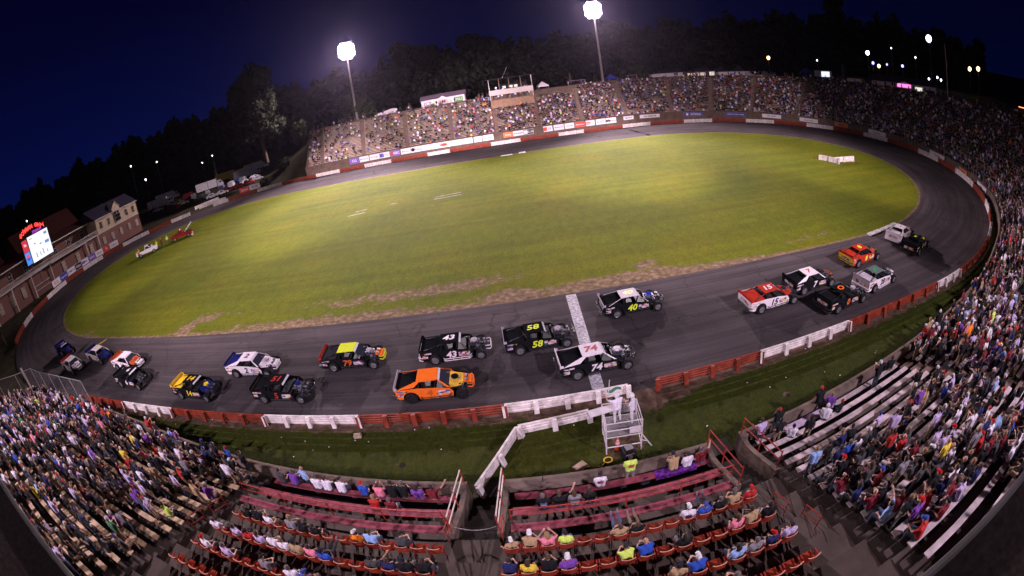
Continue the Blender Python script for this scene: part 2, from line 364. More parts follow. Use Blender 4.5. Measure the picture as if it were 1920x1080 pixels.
# painted things on the ground
M_LINE = mat('worn_white_paint', (.46, .43, .46), .7, .6, 6.)
M_YEL = mat('yellow_paint', (.6, .42, .05), .7, .3, 5.)
def strip(name, quad, z, m):
    mb = MB(); q = [Vector(p + (z,)) for p in quad]; n = 12; vs = []
    for i in range(n + 1): vs += [q[0].lerp(q[3], i / n), q[1].lerp(q[2], i / n)]
    mb.add(vs, [(2 * i, 2 * i + 1, 2 * i + 3, 2 * i + 2) for i in range(n)])
    o = mb.build(name, m); o['kind'] = 'structure'; return o
strip('start_finish_line', [(12.47, -33.0), (13.24, -33.0), (12.95, -44.6), (12.28, -44.6)], .015, M_LINE)
strip('yellow_marking', [(-38.95, -34.75), (-38.6, -34.8), (-38.05, -33.4), (-38.35, -33.3)], .015, M_YEL)
M_CHALK = mat('faded_chalk', (.5, .46, .4), .8, .6, 4.)
for q in [((-1.6, 3.45), (2.2, 4.1)), ((-1.8, 2.2), (2.4, 2.7)), ((-1.75, 2.3), (-1.55, 3.5)), ((-15.2, .6), (-12.6, 1.25)), ((-14.5, 2.6), (-12.8, 3.0)), ((-9, 3.6), (-7.9, 3.8))]:
    (a, b), (c, d) = q; w = .11
    strip('faded_field_line', [(a, b - w), (a, b + w), (c, d + w), (c, d - w)], .20, M_CHALK)

# ------------------------------------------------------------------ timber barrier round the track
M_WHITE = mat('barrier_white', (.68, .60, .58), .6, .28, 2.2); M_RED = mat('barrier_red', (.21, .034, .018), .6, .35, 2.)
M_WOOD = mat('bare_wood', (.30, .19, .11), .8, .35, 3.)
def offs(i0, i1, d, step=1.0):
    P = (OUT + ON * d)[i0:i1 + 1]; return arcsample(P, step)
def barrier(i0, i1, m, label, posts, h=None, P=None, name='barrier_section'):
    h = h or (.66 if posts else .9)
    mb = MB()
    C = offs(i0, i1, .22) if P is None else P
    n = 4; bh = h / n - (.055 if posts else .05)
    Nn = normals(C) if len(C) > 2 else np.repeat(normals(np.array([C[0], (C[0] + C[-1]) / 2, C[-1]]))[:1], len(C), 0)
    for k in range(n):
        z0 = .08 + k * (bh + (.055 if posts else .05)); j = random.uniform(-.015, .015); ln = len(C)
        vs = []
        for p, q in zip(C, Nn):
            for o, z in ((-.06 + j, z0), (.05 + j, z0), (.05 + j, z0 + bh), (-.06 + j, z0 + bh)): vs.append((p[0] + q[0] * o, p[1] + q[1] * o, z))
        fs = [(4 * i + a, 4 * i + (a + 1) % 4, 4 * i + 4 + (a + 1) % 4, 4 * i + 4 + a) for i in range(ln - 1) for a in range(4)]
        mb.add(vs, fs + [(3, 2, 1, 0), tuple(4 * ln - 4 + a for a in range(4))])
    o = mb.build(name, m); tag(o, label, 'barrier', 'timber barrier sections round the track')
    Q = arcsample(C, 1.75 if posts else 2.5); Qn = normals(Q) if len(Q) > 2 else Nn[[0, -1]]
    pb = MB()
    for p, q in zip(Q, Qn):
        b = MB() if posts else pb
        a = (p[0] + q[0] * .30, p[1] + q[1] * .30, 0); t = (p[0] + q[0] * .16, p[1] + q[1] * .16, h + .06)
        b.bar(a, t, .26, .14, up=(q[0], q[1], 0))
        if posts: b.build('post', m, o)
    if not posts: pb.build('post_row', m, o)['kind'] = 'stuff'
    return o
nearseg = [(12, 21, 'R', 'short red barrier section between the crowd and the black number 6 car'), (21, 29, 'W', 'white barrier section below the yellow number 14 car'), (29, 40, 'R', 'long red barrier section below the gap between the cars numbered 14 and 51'), (40, 48, 'W', 'white barrier section below the black car with red number 51'),
           (48, 58, 'R', 'red barrier section in front of the orange car'), (58, 66, 'W', 'white barrier section ending beside the flag stand, at the start line'), (68, 76, 'R', 'red barrier section just past the gap beside the flag stand'), (76, 85, 'W', 'white barrier section below the white and red number 15 car'),
           (85, 100, 'R', 'long red barrier section below the black and orange car'), (100, 103, 'W', 'short white barrier section between two red ones at the start of the grandstand bend')]
for a, b, c, l in nearseg: barrier(a, b, M_WHITE if c == 'W' else M_RED, l, True)
barrier(103, 111, M_RED, 'red barrier section seen from behind on the grandstand bend, beside the dark ditch', True)
far = [(114, 111, 'W'), (118, 114, 'R'), (121, 118, 'W'), (127, 121, 'R'), (133, 127, 'W'), (138, 133, 'R'), (143, 138, 'W'), (150, 143, 'R'), (155, 150, 'W'), (161, 155, 'R'), (166, 161, 'W'), (172, 166, 'R'), (177, 172, 'W'), (183, 177, 'R'), (188, 183, 'W'), (194, 188, 'R'), (200, 194, 'W'), (213, 200, 'R'), (221, 213, 'W'), (233, 221, 'R'), (242, 233, 'W'), (255, 242, 'R'), (262, 255, 'W'), (274, 262, 'R'), (283, 274, 'W'), (292, 283, 'R'), (301, 292, 'W'), (308, 301, 'R'), (313, 308, 'W'), (319, 313, 'R'), (322, 319, 'W')]
wn = rn = 0
for b, a, c in far:
    zone = 'grandstand bend' if a < 186 else 'far straight' if a < 296 else 'barrier below the grass bank'
    if c == 'W': wn += 1; l = f'{nth(wn - 1)} white barrier section counting from the grandstand bend, on the {zone}'
    else: rn += 1; l = f'{nth(rn - 1)} red barrier section counting from the grandstand bend, on the {zone}'
    barrier(a, b, M_WHITE if c == 'W' else M_RED, l, False)
left = [(327, 331, 'W', 'white barrier section directly beside the pit entrance gates'), (331, 336, 'R', 'red barrier section between the pit gates and the brick building'), (336, 342, 'W', 'white barrier section below the gable end of the brick building'), (342, 347, 'R', 'red barrier section below the first floor balcony end, with sponsor boards above'), (347, 352, 'W', 'white barrier section below the purple sponsor board'), (352, 357, 'R', 'red barrier section in the scoreboard bend below the black sponsor board'), (357, 363, 'W', 'white barrier section in the scoreboard bend below the open ground floor bay'), (363, 369, 'R', 'red barrier section in the scoreboard bend in front of the brick ground floor'), (369, 373, 'W', 'white barrier section in front of the tall ground floor windows'), (373, 379, 'R', 'red barrier section with people standing behind its open end')]
for a, b, c, l in left: barrier(a, b, M_WHITE if c == 'W' else M_RED, l, False)
# diagonal fence to the stand and the pit gates
barrier(0, 0, M_WHITE, 'white plank fence running up to the flag stand', True, P=np.array([(8.2, -46.9), (9.6, -46.75), (11.7, -46.55)]), name='plank_fence')
barrier(0, 0, M_WHITE, 'white plank fence running diagonally across the grass to the stand entrance', True, P=np.array([(6.2, -50.55), (7.1, -48.9), (8.1, -47.0)]), name='plank_fence')
for P_, l in [([(-76.6, 40.5), (-74.6, 43.), (-71.8, 45.2)], 'white gate panel swung inwards at the pit entrance, nearest the track'), ([(-79.3, 41.5), (-78, 45), (-75., 49)], 'long white gate panel behind the pit entrance'), ([(-71.5, 44), (-70.4, 44.9), (-69.6, 45.4)], 'short white end panel at the pit entrance')]:
    barrier(0, 0, M_WHITE, l, False, P=np.array(P_), name='gate_panel')
# V of two white portable barriers on the right of the infield, and one beside the wrecker on the left
for P_, l in [([(60.2, -4.7), (60.9, -6.4), (61.6, -8.5)], 'portable white barrier with a black mark, front leg of a V on the infield'), ([(61.5, -7.3), (63.3, -7.5), (65.6, -7.8)], 'portable plain white barrier, back leg of a V on the infield'), ([(-56.8, 9.7), (-55.6, 9.4), (-54.2, 9.0)], 'portable white barrier lying on the infield beside the red wrecker')]:
    barrier(0, 0, M_WHITE, l, False, P=np.array(P_), h=.9, name='portable_barrier')
for k, (i, ln) in enumerate([(114, 1.), (117, .9), (120, .9), (123, .9), (126, .9)]):
    p = IN[98 - k * 2] - 0 * IN[0]
# ------------------------------------------------------------------ the concrete stand
M_CONC = mat('stand_concrete', (.062, .045, .04), .85, .3, 1.2, bump=.25)  # colour darkened to deepen the shade on the near stand
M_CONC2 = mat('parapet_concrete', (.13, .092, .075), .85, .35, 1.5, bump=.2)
M_FARC = mat('far_concrete', (.12, .08, .062), .85, .25, .8)  # colour darkened to carry the shade of the risers between benches
M_AISLE = mat('aisle_concrete', (.17, .11, .09), .85, .25, 1.)
M_TAN = mat('tan_bench_wood', (.54, .37, .23), .7, .25, 3.)
M_GREYB = mat('grey_bench_board', (.52, .42, .42), .6, .25, 3.)
M_MAROON = mat('maroon_bench_paint', (.27, .065, .085), .6, .35, 4.)
M_ALU = mat('pale_bench_board', (.68, .54, .42), .5, .2, 2.)
M_RRAIL = mat('red_rail_paint', (.30, .035, .025), .45, .3, 5.)
M_WRAIL = mat('pale_rail', (.62, .52, .46), .45, .2, 4.)
M_GALV = mat('galvanised_steel', (.42, .40, .42), .4, .2, 6., metal=.6)
TR, RI, FL0, NR = .78, .31, -.70, 28
stand = empty('concrete_grandstand', (0, 0, 0), 0, 'concrete horseshoe grandstand with rows of benches round the oval track', 'grandstand')
xs = s_at_x
S0, SL, SC_, = 0., xs(-4.3), xs(17.9)
V1 = (xs(5.95), xs(7.45)); V2 = (xs(16.25), xs(17.75))
CPROF = [(.25, 1.25, -.70), (1.25, 2.3, -.30), (2.3, 3.4, .12), (3.4, 4.75, .45), (4.75, 6.1, 1.0), (6.1, 7.4, 1.55), (7.4, 8.7, 2.1)] + [(8.7 + 1.3 * i, 10.0 + 1.3 * i, 2.65 + .5 * i) for i in range(9)]
BPROF = [(.25 + k * TR, .25 + (k + 1) * TR, FL0 + RI * k) for k in range(NR)]
def terrace(s0, s1, prof, m, name='terrace', step=1.):
    ss = np.linspace(s0, s1, max(2, int((s1 - s0) / step) + 1)); P = []
    for s_ in ss:
        row = [fpt(s_, prof[0][0], min(prof[0][2], -.5) - 3)]
        for a, b, z in prof: row += [fpt(s_, a, z), fpt(s_, b, z)]
        row += [fpt(s_, prof[-1][1] + .02, prof[-1][2] + 1.05), fpt(s_, prof[-1][1] + .27, prof[-1][2] + 1.05), fpt(s_, prof[-1][1] + .27, -6)]
        P.append(row)
    nv = len(P[0]); o = grid_obj(name, np.array([tuple(v) for r in P for v in r]), len(ss), nv, m, kind=None); o.parent = stand
    for r in (P[0], P[-1]): mb = MB(); mb.add([tuple(v) for v in r] + [(r[0].x, r[0].y, -4)], [tuple(range(nv + 1))]); mb.build('end_wall', m, stand)
    return o
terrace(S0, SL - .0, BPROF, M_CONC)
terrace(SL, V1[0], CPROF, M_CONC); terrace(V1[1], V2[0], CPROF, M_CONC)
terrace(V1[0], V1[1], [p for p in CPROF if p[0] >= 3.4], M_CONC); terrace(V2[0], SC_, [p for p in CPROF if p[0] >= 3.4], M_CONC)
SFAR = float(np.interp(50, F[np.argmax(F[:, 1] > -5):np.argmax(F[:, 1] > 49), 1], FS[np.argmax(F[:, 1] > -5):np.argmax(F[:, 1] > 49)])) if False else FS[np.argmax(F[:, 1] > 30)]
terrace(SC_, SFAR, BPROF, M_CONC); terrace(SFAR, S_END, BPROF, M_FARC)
# stairs down in the two gangways
M_DARKC = mat('gangway_concrete', (.055, .045, .042), .9, .3, 2.)
for a, b in (V1, V2):
    mb = MB()
    for k in range(8):
        d0, d1 = 3.4 - k * .42, 3.4 - (k + 1) * .42; z = .12 - (k + 1) * .2
        q = [fpt(a, d0, z), fpt(b, d0, z), fpt(b, d1, z), fpt(a, d1, z)]; mb.add(q, [(0, 1, 2, 3)])
        q2 = [fpt(a, d0, z), fpt(b, d0, z), fpt(b, d0, z + .2), fpt(a, d0, z + .2)]; mb.add(q2, [(0, 1, 2, 3)])
    mb.add([fpt(a, .05, -1.17), fpt(b, .05, -1.17), fpt(b, -2, -1.17), fpt(a, -2, -1.17)], [(0, 1, 2, 3)])
    mb.build('gangway_stair', M_DARKC, stand)
    for s_, sg in ((a, -1), (b, 1)):
        mb = MB(); w = .22 * sg
        top = [(0.0, .0), (.9, -.1), (1.6, .1), (3.3, .75)]
        for (d0, z0), (d1, z1) in zip(top[:-1], top[1:]):
            p = [fpt(s_, d0, z0), fpt(s_, d1, z1), fpt(s_ + w, d1, z1), fpt(s_ + w, d0, z0)]
            lo = [fpt(s_, d0, -1.6), fpt(s_, d1, -1.6), fpt(s_ + w, d1, -1.6), fpt(s_ + w, d0, -1.6)]
            mb.add(p + lo, [(0, 1, 2, 3), (0, 1, 5, 4), (2, 3, 7, 6), (1, 2, 6, 5), (0, 3, 7, 4)])
        mb.build('gangway_wall', M_CONC2, stand)
# parapet
def parapet(s0, s1, m, w=.34):
    ss = np.linspace(s0, s1, max(2, int((s1 - s0)) + 1)); P = []
    for s_ in ss: P += [tuple(fpt(s_, -.02, -3.4)), tuple(fpt(s_, 0, 0)), tuple(fpt(s_, w, .0)), tuple(fpt(s_, w, -1.2))]
    o = grid_obj('parapet', np.array(P), len(ss), 4, m, kind=None); o.parent = stand
    n = len(ss)
    for i in (0, n - 1): mb = MB(); mb.add(P[4 * i:4 * i + 4], [(0, 1, 2, 3)]); mb.build('parapet_end', m, stand)
parapet(S0, V1[0], M_CONC2); parapet(V1[1], V2[0], M_CONC2); parapet(V2[1], SFAR, M_CONC2); parapet(SFAR, S_END, M_FARC)
# joints in the parapet coping
mb = MB()
for s_ in np.arange(4, SFAR, 5.3):
    a, b = fpt(s_, -.005, .004), fpt(s_, .35, .004); mb.bar(a, b, .035, .01); mb.bar(a, a - Vector((0, 0, .5)), .035, .01)
mb.build('coping_joint', M_DARKC, stand)['kind'] = 'stuff'

# benches
AISLES = [SL - .5] + [SL - .5 - 11.2 * k for k in (1, 2, 3)] + [SC_ + .4]
k_ = SC_ + .4
while k_ < S_END - 9: k_ += 11.0; AISLES.append(k_)
# far aisles: measured from the far end so that they fall as in the photograph
FAR_A = [S_END - v for v in (5.2, 17.1, 29., 40.7, 52.4, 63.5, 74.7, 86.7, 99.2, 109.9, 121.3, 133.4)]
AISLES = sorted([a for a in AISLES if a < FAR_A[-1] - 5] + FAR_A)
AISLES = [a for a in AISLES]
def plank(mb, s0, s1, d, z, w=.27, t=.05):
    ss = np.linspace(s0, s1, max(2, int((s1 - s0) / 1.6) + 2)); vs = []; n = len(ss)
    for s_ in ss: vs += [fpt(s_, d - w / 2, z - t), fpt(s_, d + w / 2, z - t), fpt(s_, d + w / 2, z), fpt(s_, d - w / 2, z)]
    mb.add(vs, [(4 * i + a, 4 * i + (a + 1) % 4, 4 * i + 4 + (a + 1) % 4, 4 * i + 4 + a) for i in range(n - 1) for a in range(4)] + [(3, 2, 1, 0), tuple(4 * n - 4 + a for a in range(4))])
SECT = []     # (s0, s1, kind)
edges = [S0 + .3] + AISLES + [S_END - .3]
for a, b in zip(edges[:-1], edges[1:]):
    if a < SL - 1 and b <= SL + .1: SECT.append((a + .55, b - (.45 if b < SL - 2 else .05), 'L'))
    elif a >= SC_: SECT.append((a + (.6 if a > SC_ + 2 else .1), b - .55, 'R' if a < SFAR - 6 else 'F'))
bl = []
for a, b, kd in SECT:
    for k in range(NR):
        s0, s1 = a, b
        if kd == 'F' and k > 22 and a > S_END - 77 and b < S_END - 61: continue      # the press box stands here
        q = fpt((s0 + s1) / 2, 1.); bl.append(((q - CP).length + .6 * k, s0, s1, kd, k))
bl.sort(key=lambda t: t[0]); rest = {'L': MB(), 'R': MB(), 'F': MB()}
BM = {'L': M_TAN, 'R': M_GREYB, 'F': M_ALU}
for n_, (dd_, s0, s1, kd, k) in enumerate(bl):
    one = n_ < 90; mb = MB() if one else rest[kd]
    plank(mb, s0, s1, .25 + k * TR + .5, FL0 + RI * k + .43, w=.27 if kd != 'F' else .29)
    if one:
        bo = mb.build('bench', BM[kd], stand)
        for s_ in np.arange(s0 + .5, s1 - .2, 3.2):
            p = fpt(s_, .25 + k * TR + .5, FL0 + RI * k); mb = MB(); mb.bar(p, p + Vector((0, 0, .38)), .08, .2); mb.build('support', M_CONC, bo)
bmr = MB()
for j, k in enumerate(('L', 'R', 'F')):
    bmr.add(rest[k].v, rest[k].f, j)
bmr.build('bench_rows', [M_TAN, M_GREYB, M_ALU], stand)['kind'] = 'stuff'
# steps between the box seats and the bleachers
for a in (SL - .45, SC_ + .45):
    mb = MB()
    for j in range(44):
        d0 = .3 + j * .39; z = FL0 + .03 + RI / 2 * j; q = [fpt(a + sx, d, zz) for d, zz in ((d0, z), (d0 + .39, z), (d0 + .39, z - .8), (d0, z - .8)) for sx in (-.5, .5)]
        mb.add(q, [(0, 1, 3, 2), (0, 1, 7, 6), (0, 2, 4, 6), (1, 3, 5, 7)])
    mb.build('stair', M_CONC, stand)
# darker aisle strips on the far side
mb = MB()
for a in AISLES:
    if a < SC_ + 2: continue
    for k in range(NR):
        z = FL0 + RI * k + .15; d0 = .25 + k * TR
        q = [fpt(a + sx, d, zz) for d, zz in ((d0, z), (d0 + TR * .5, z), (d0 + TR * .5, z - .15), (d0, z - .3)) for sx in (-.55, .55)]
        mb.add(q, [(0, 1, 3, 2), (2, 3, 5, 4), (0, 1, 7, 6)])
mb.build('aisle_step', M_AISLE, stand)['kind'] = 'stuff'
SIDE = {'left': 'tan-bleacher side', 'right': 'grey-bleacher side'}
# maroon benches of the front box
def box_bench(x0, x1, d, z, label):
    mb = MB(); s0, s1 = xs(x0), xs(x1); plank(mb, s0, s1, d, z, .36, .05)
    o = mb.build('painted_bench', M_MAROON); tag(o, label, 'bench', 'maroon benches at the front of the box seats')
    for s_ in np.arange(s0 + .4, s1, 2.):
        p = fpt(s_, d, z - .05); lg = MB(); lg.bar(p, p - Vector((0, 0, .38)), .06, .25); lg.build('bench_support', M_CONC, o)
for x0, x1, sd in ((-3.6, 5.5, 'left'), (7.9, 16.0, 'right')):
    for k, (d, z) in enumerate(((.78, -.27), (1.85, .13), (2.95, .55))):
        box_bench(x0 - (.25 * k if sd == 'left' else 0), x1, d, z, f'{nth(k)} long maroon bench back from the grass, {SIDE[sd]}')
# red pipe rails
def rail(x0, x1, d, z, label, posts=2.2, h=.95):
    mb = MB(); ss = np.linspace(xs(x0), xs(x1), 12); pts_ = [fpt(s_, d, z + h) for s_ in ss]
    mb.path(pts_, .03, 6); mb.path([p - Vector((0, 0, .4)) for p in pts_], .02, 5)
    o = mb.build('pipe_railing', M_RRAIL); tag(o, label, 'railing', 'red pipe railings in the box seats')
    for s_ in np.arange(ss[0], ss[-1] + .01, (ss[-1] - ss[0]) / max(1, round((ss[-1] - ss[0]) / posts))):
        p = fpt(s_, d, z); pb = MB(); pb.tube(p, p + Vector((0, 0, h)), .025, 6); pb.build('railing_post', M_RRAIL, o)
rail(-4.2, 5.4, 2.45, .12, 'long red pipe railing behind the second maroon bench, tan-bleacher side')
rail(7.9, 16.2, 2.45, .12, 'long red pipe railing behind the second maroon bench, grey-bleacher side')
for s_, lb in ((V1[0] - .1, 'white handrail of the main gangway, on the tan-bleacher side'), (V1[1] + .1, 'white handrail of the main gangway, on the grey-bleacher side'), (V2[0] - .1, 'red handrail of the second gangway, on the main gangway side'), (V2[1] + .1, 'red handrail of the second gangway, on the grey-bleacher side')):
    mb = MB()
    for h in (.95, .5): mb.tube(fpt(s_, .15, h), fpt(s_, 3.2, .75 + h), .028, 6)
    o = mb.build('stair_handrail', M_WRAIL if 'white' in lb else M_RRAIL); tag(o, lb, 'handrail', 'handrails of the gangway stairs')
    for t in (0, .5, 1.): pb = MB(); p = fpt(s_, .15 + 3.05 * t, -.1 + .85 * t); pb.tube(p, p + Vector((0, 0, 1.06)), .03, 6); pb.build('handrail_post', M_RRAIL, o)
mb = MB(); mb.path([fpt(V1[0] + (V1[1] - V1[0]) * t, 3.1, .95 - .25 * math.sin(pi * t)) for t in np.linspace(0, 1, 8)], .012, 5)
tag(mb.build('chain', M_GALV), 'thin chain hanging across the top of the main gangway', 'chain')
for i, (x, d, z) in enumerate([(5.75, 2.6, .12), (7.65, 2.6, .12), (16.9, 4.6, .45), (17.3, 6.0, 1.0), (-4.3, 3.8, .45), (-4.4, 5.2, 1.0)]):
    mb = MB(); c = fpt(xs(x), d, z); t = fpt(xs(x), d + .9, z + .35)
    mb.path([c, c + Vector((0, 0, .95)), t + Vector((0, 0, .95)), t], .025, 6); mb.tube(c + Vector((0, 0, .5)), t + Vector((0, 0, .5)), .02, 6)
    tag(mb.build('aisle_rail', M_RRAIL), ['red hoop rail at the top of the main gangway, tan-bleacher side', 'red hoop rail at the top of the main gangway, grey-bleacher side', 'red hoop rail at the grey-bleacher end of the first seat row', 'red hoop rail at the grey-bleacher end of the second seat row', 'red hoop rail at the tan-bleacher end of the first seat row', 'red hoop rail at the tan-bleacher end of the second seat row'][i], 'railing', 'red hoop rails at row ends')

# folding seats
M_SEAT = mat('seat_red', (.30, .042, .02), .45, .3, 8.); M_SEATE = mat('seat_rim', (.62, .34, .24), .5, .2, 8.)
def seat_meshes():
    b = MB(); n = 9; W_, Hh = .235, .44      # curved back shell
    for t0, mi in ((0., 0),):
        vs = []
        for i in range(n):
            a = R(-62 + 124 * i / (n - 1)); x = W_ * math.sin(a) / math.sin(R(62)); y = -.06 - .13 * (math.cos(a) - math.cos(R(62)))
            for z, o in ((.42, 0), (.86, -.07)):
                vs += [(x, y + o, z), (x * .93, y + o + .03, z)]
        fs = []
        for i in range(n - 1):
            k = 4 * i; fs += [(k, k + 4, k + 6, k + 2), (k + 1, k + 3, k + 7, k + 5), (k, k + 1, k + 5, k + 4)]
        b.add(vs, fs, 0); b.add(vs, [(4 * i + 2, 4 * i + 6, 4 * i + 7, 4 * i + 3) for i in range(n - 1)], 1)
    p = MB(); p.prism([(-.22, -.1, .40), (.22, -.1, .40), (.2, .28, .43), (-.2, .28, .43)], (0, 0, .04))
    fr = MB(); sx = 0; fr.bar((sx, .05, 0), (sx, .05, .42), .05, .04); fr.bar((sx, -.1, .62), (sx, .2, .62), .045, .03); fr.bar((sx, .05, .4), (sx, .05, .62), .04, .03)
    u = MB(); u.prism([(-.21, .02, .42), (.21, .02, .42), (.2, .08, .78), (-.2, .08, .78)], (0, -.04, 0))
    return b.mesh('backrest', [M_SEAT, M_SEATE], False), p.mesh('seat', M_SEAT), fr.mesh('armrest', M_RRAIL), u.mesh('seat', M_SEAT)
SB, SP, SFR, SUP = seat_meshes()
SEATS = {}
SROW = [(4.2, .45), (5.55, 1.0), (6.9, 1.55), (8.2, 2.1)]
def heading(s): nx, ny = fnorm(s); return math.atan2(nx, -ny)
for sd, x0, x1 in (('left', -3.6, 5.75), ('right', 7.75, 16.4)):
    for r, (d, z) in enumerate(SROW):
        s0, s1 = xs(x0), xs(x1); n = int((s1 - s0) / .575)
        for i in range(n):
            s_ = (s1 - .3 - i * .575) if sd == 'left' else (s0 + .3 + i * .575)
            p = fpt(s_, d, z)
            e_ = empty('folding_seat', p, heading(s_), f'{nth(i)} red folding seat from the main gangway, {nth(r)} seat row, {SIDE[sd]}', 'seat', 'red folding stadium seats')
            link('backrest', SB, e_); link('seat', SP, e_); link('armrest', SFR, e_, (-.26, 0, 0)); link('armrest', SFR, e_, (.26, 0, 0))
            SEATS[sd, r, i] = (e_, s_, d, z)
# ------------------------------------------------------------------ people
def rndmat(name, cols, rough=.8):
    m, N, L, P = newmat(name); oi = nd(N, 'ShaderNodeObjectInfo'); r = nd(N, 'ShaderNodeValToRGB'); r.color_ramp.interpolation = 'CONSTANT'
    e = r.color_ramp.elements
    while len(e) < len(cols): e.new(.5)
    for i, (q, c) in enumerate(zip(e, cols)): q.position = i / len(cols); q.color = tuple(c) + (1,)
    L.new(oi.outputs['Random'], r.inputs[0]); L.new(r.outputs[0], P.inputs['Base Color']); P.inputs['Roughness'].default_value = rough
    return m
M_SKIN = rndmat('skin', [(.52, .29, .20), (.42, .22, .14), (.56, .33, .24), (.48, .26, .18), (.10, .05, .035), (.5, .28, .2)], .6)
M_SHIRT = mat('shirt_cloth', None, .85, .15, 14., objcol=True)
M_PANTS = rndmat('trouser_cloth', [(.05, .06, .10), (.02, .02, .025), (.22, .16, .10), (.07, .09, .16), (.03, .03, .035), (.20, .18, .17), (.04, .05, .08)])
M_SHOE = mat('shoe', (.2, .18, .18), .7, .3, 8.); M_EYE = mat('eye', (.02, .015, .012), .4, .1)
M_HAIR = rndmat('hair', [(.02, .012, .008), (.07, .035, .015), (.03, .018, .01), (.28, .17, .07), (.12, .10, .09), (.04, .02, .012)], .7)
M_CAP = mat('cap_cloth', None, .8, .1, 10., objcol=True)

def joints(k):
    J = {}
    sit = k.startswith('sit'); lean = {'sit_lean': .22, 'sit_up': .02, 'sit_back': -.10, 'sit_legs': -.14, 'sit_point': .05, 'sit_raise': .02, 'stand_rail': .20, 'stand_bend': .35}.get(k, .03)
    if sit:
        pz, kz = .54, .50
        J['pel'] = (0, 0, pz)
        if k == 'sit_legs': J['kn'] = [(-.11, .42, .74), (.13, .40, .78)]; J['an'] = [(-.09, .80, .78), (.12, .80, .84)]
        else: J['kn'] = [(-.13, .42, kz), (.14, .42, kz)]; J['an'] = [(-.13, .43, .09), (.15, .40, .09)]
    else:
        pz = .92; J['pel'] = (0, 0, pz); J['kn'] = [(-.11, .03, .5), (.12, .05, .5)]; J['an'] = [(-.12, -.02, .09), (.15, .02, .09)]
        if k == 'stand_walk': J['kn'] = [(-.1, .16, .52), (.1, -.02, .5)]; J['an'] = [(-.1, .22, .09), (.1, -.28, .13)]
    L_ = math.sqrt(max(0, 1 - lean * lean))
    up = lambda t, x=0, f=0: (x, lean * t * 1.0 + f, pz + L_ * t)
    J['ch'] = up(.36); J['nk'] = up(.52, 0, .01); J['hd'] = up(.70, 0, .035)
    J['sh'] = [up(.46, -.19), up(.46, .19)]
    s0, s1 = J['sh']
    rel = [(-.25, s0[1] + .02, s0[2] - .28), (.25, s1[1] + .02, s1[2] - .28)]
    if sit: el, ha = rel, [(-.12, .26, pz + .1), (.12, .27, pz + .1)]
    else: el, ha = rel, [(-.26, .12, pz - .0), (.26, .12, pz - .0)]
    if k == 'sit_lean': el = [(-.2, .30, .74), (.2, .30, .74)]; ha = [(-.05, .50, .66), (.05, .50, .66)]
    if k == 'sit_back': el = [(-.32, -.05, .80), (.25, .05, .8)]; ha = [(-.40, .12, .66), (.08, .2, .72)]
    if k == 'sit_point': el = [rel[0], (.40, .22, s1[2] + .02)]; ha = [(-.12, .27, pz + .1), (.52, .45, s1[2] + .12)]
    if k == 'sit_raise': el = [(-.30, .16, s0[2] - .1), (.30, .16, s1[2] - .1)]; ha = [(-.12, .24, s0[2] + .17), (.14, .26, s1[2] + .15)]
    if k == 'sit_legs': el = [(-.3, .0, .8), (.3, .0, .8)]; ha = [(-.13, .05, 1.25), (.13, .05, 1.25)]; ha = [(-.1, .22, .8), (.1, .22, .78)]
    if k == 'stand_hips': el = [(-.38, -.06, 1.18), (.38, -.06, 1.18)]; ha = [(-.17, .06, .99), (.17, .06, .99)]
    if k == 'stand_up': el = [(-.34, .1, 1.55), (.34, .1, 1.55)]; ha = [(-.30, .18, 1.82), (.28, .18, 1.80)]
    if k == 'stand_rail': el = [(-.26, .28, 1.18), (.26, .28, 1.18)]; ha = [(-.22, .50, 1.08), (.22, .50, 1.08)]
    if k == 'stand_flag': el = [(-.32, .22, 1.36), (.24, .2, 1.2)]; ha = [(-.30, .52, 1.44), (.15, .42, 1.15)]
    if k == 'stand_phone': el = [(-.22, .16, 1.15), (.25, .12, 1.14)]; ha = [(-.06, .33, 1.3), (.1, .33, 1.28)]
    J['el'] = el; J['ha'] = ha; return J
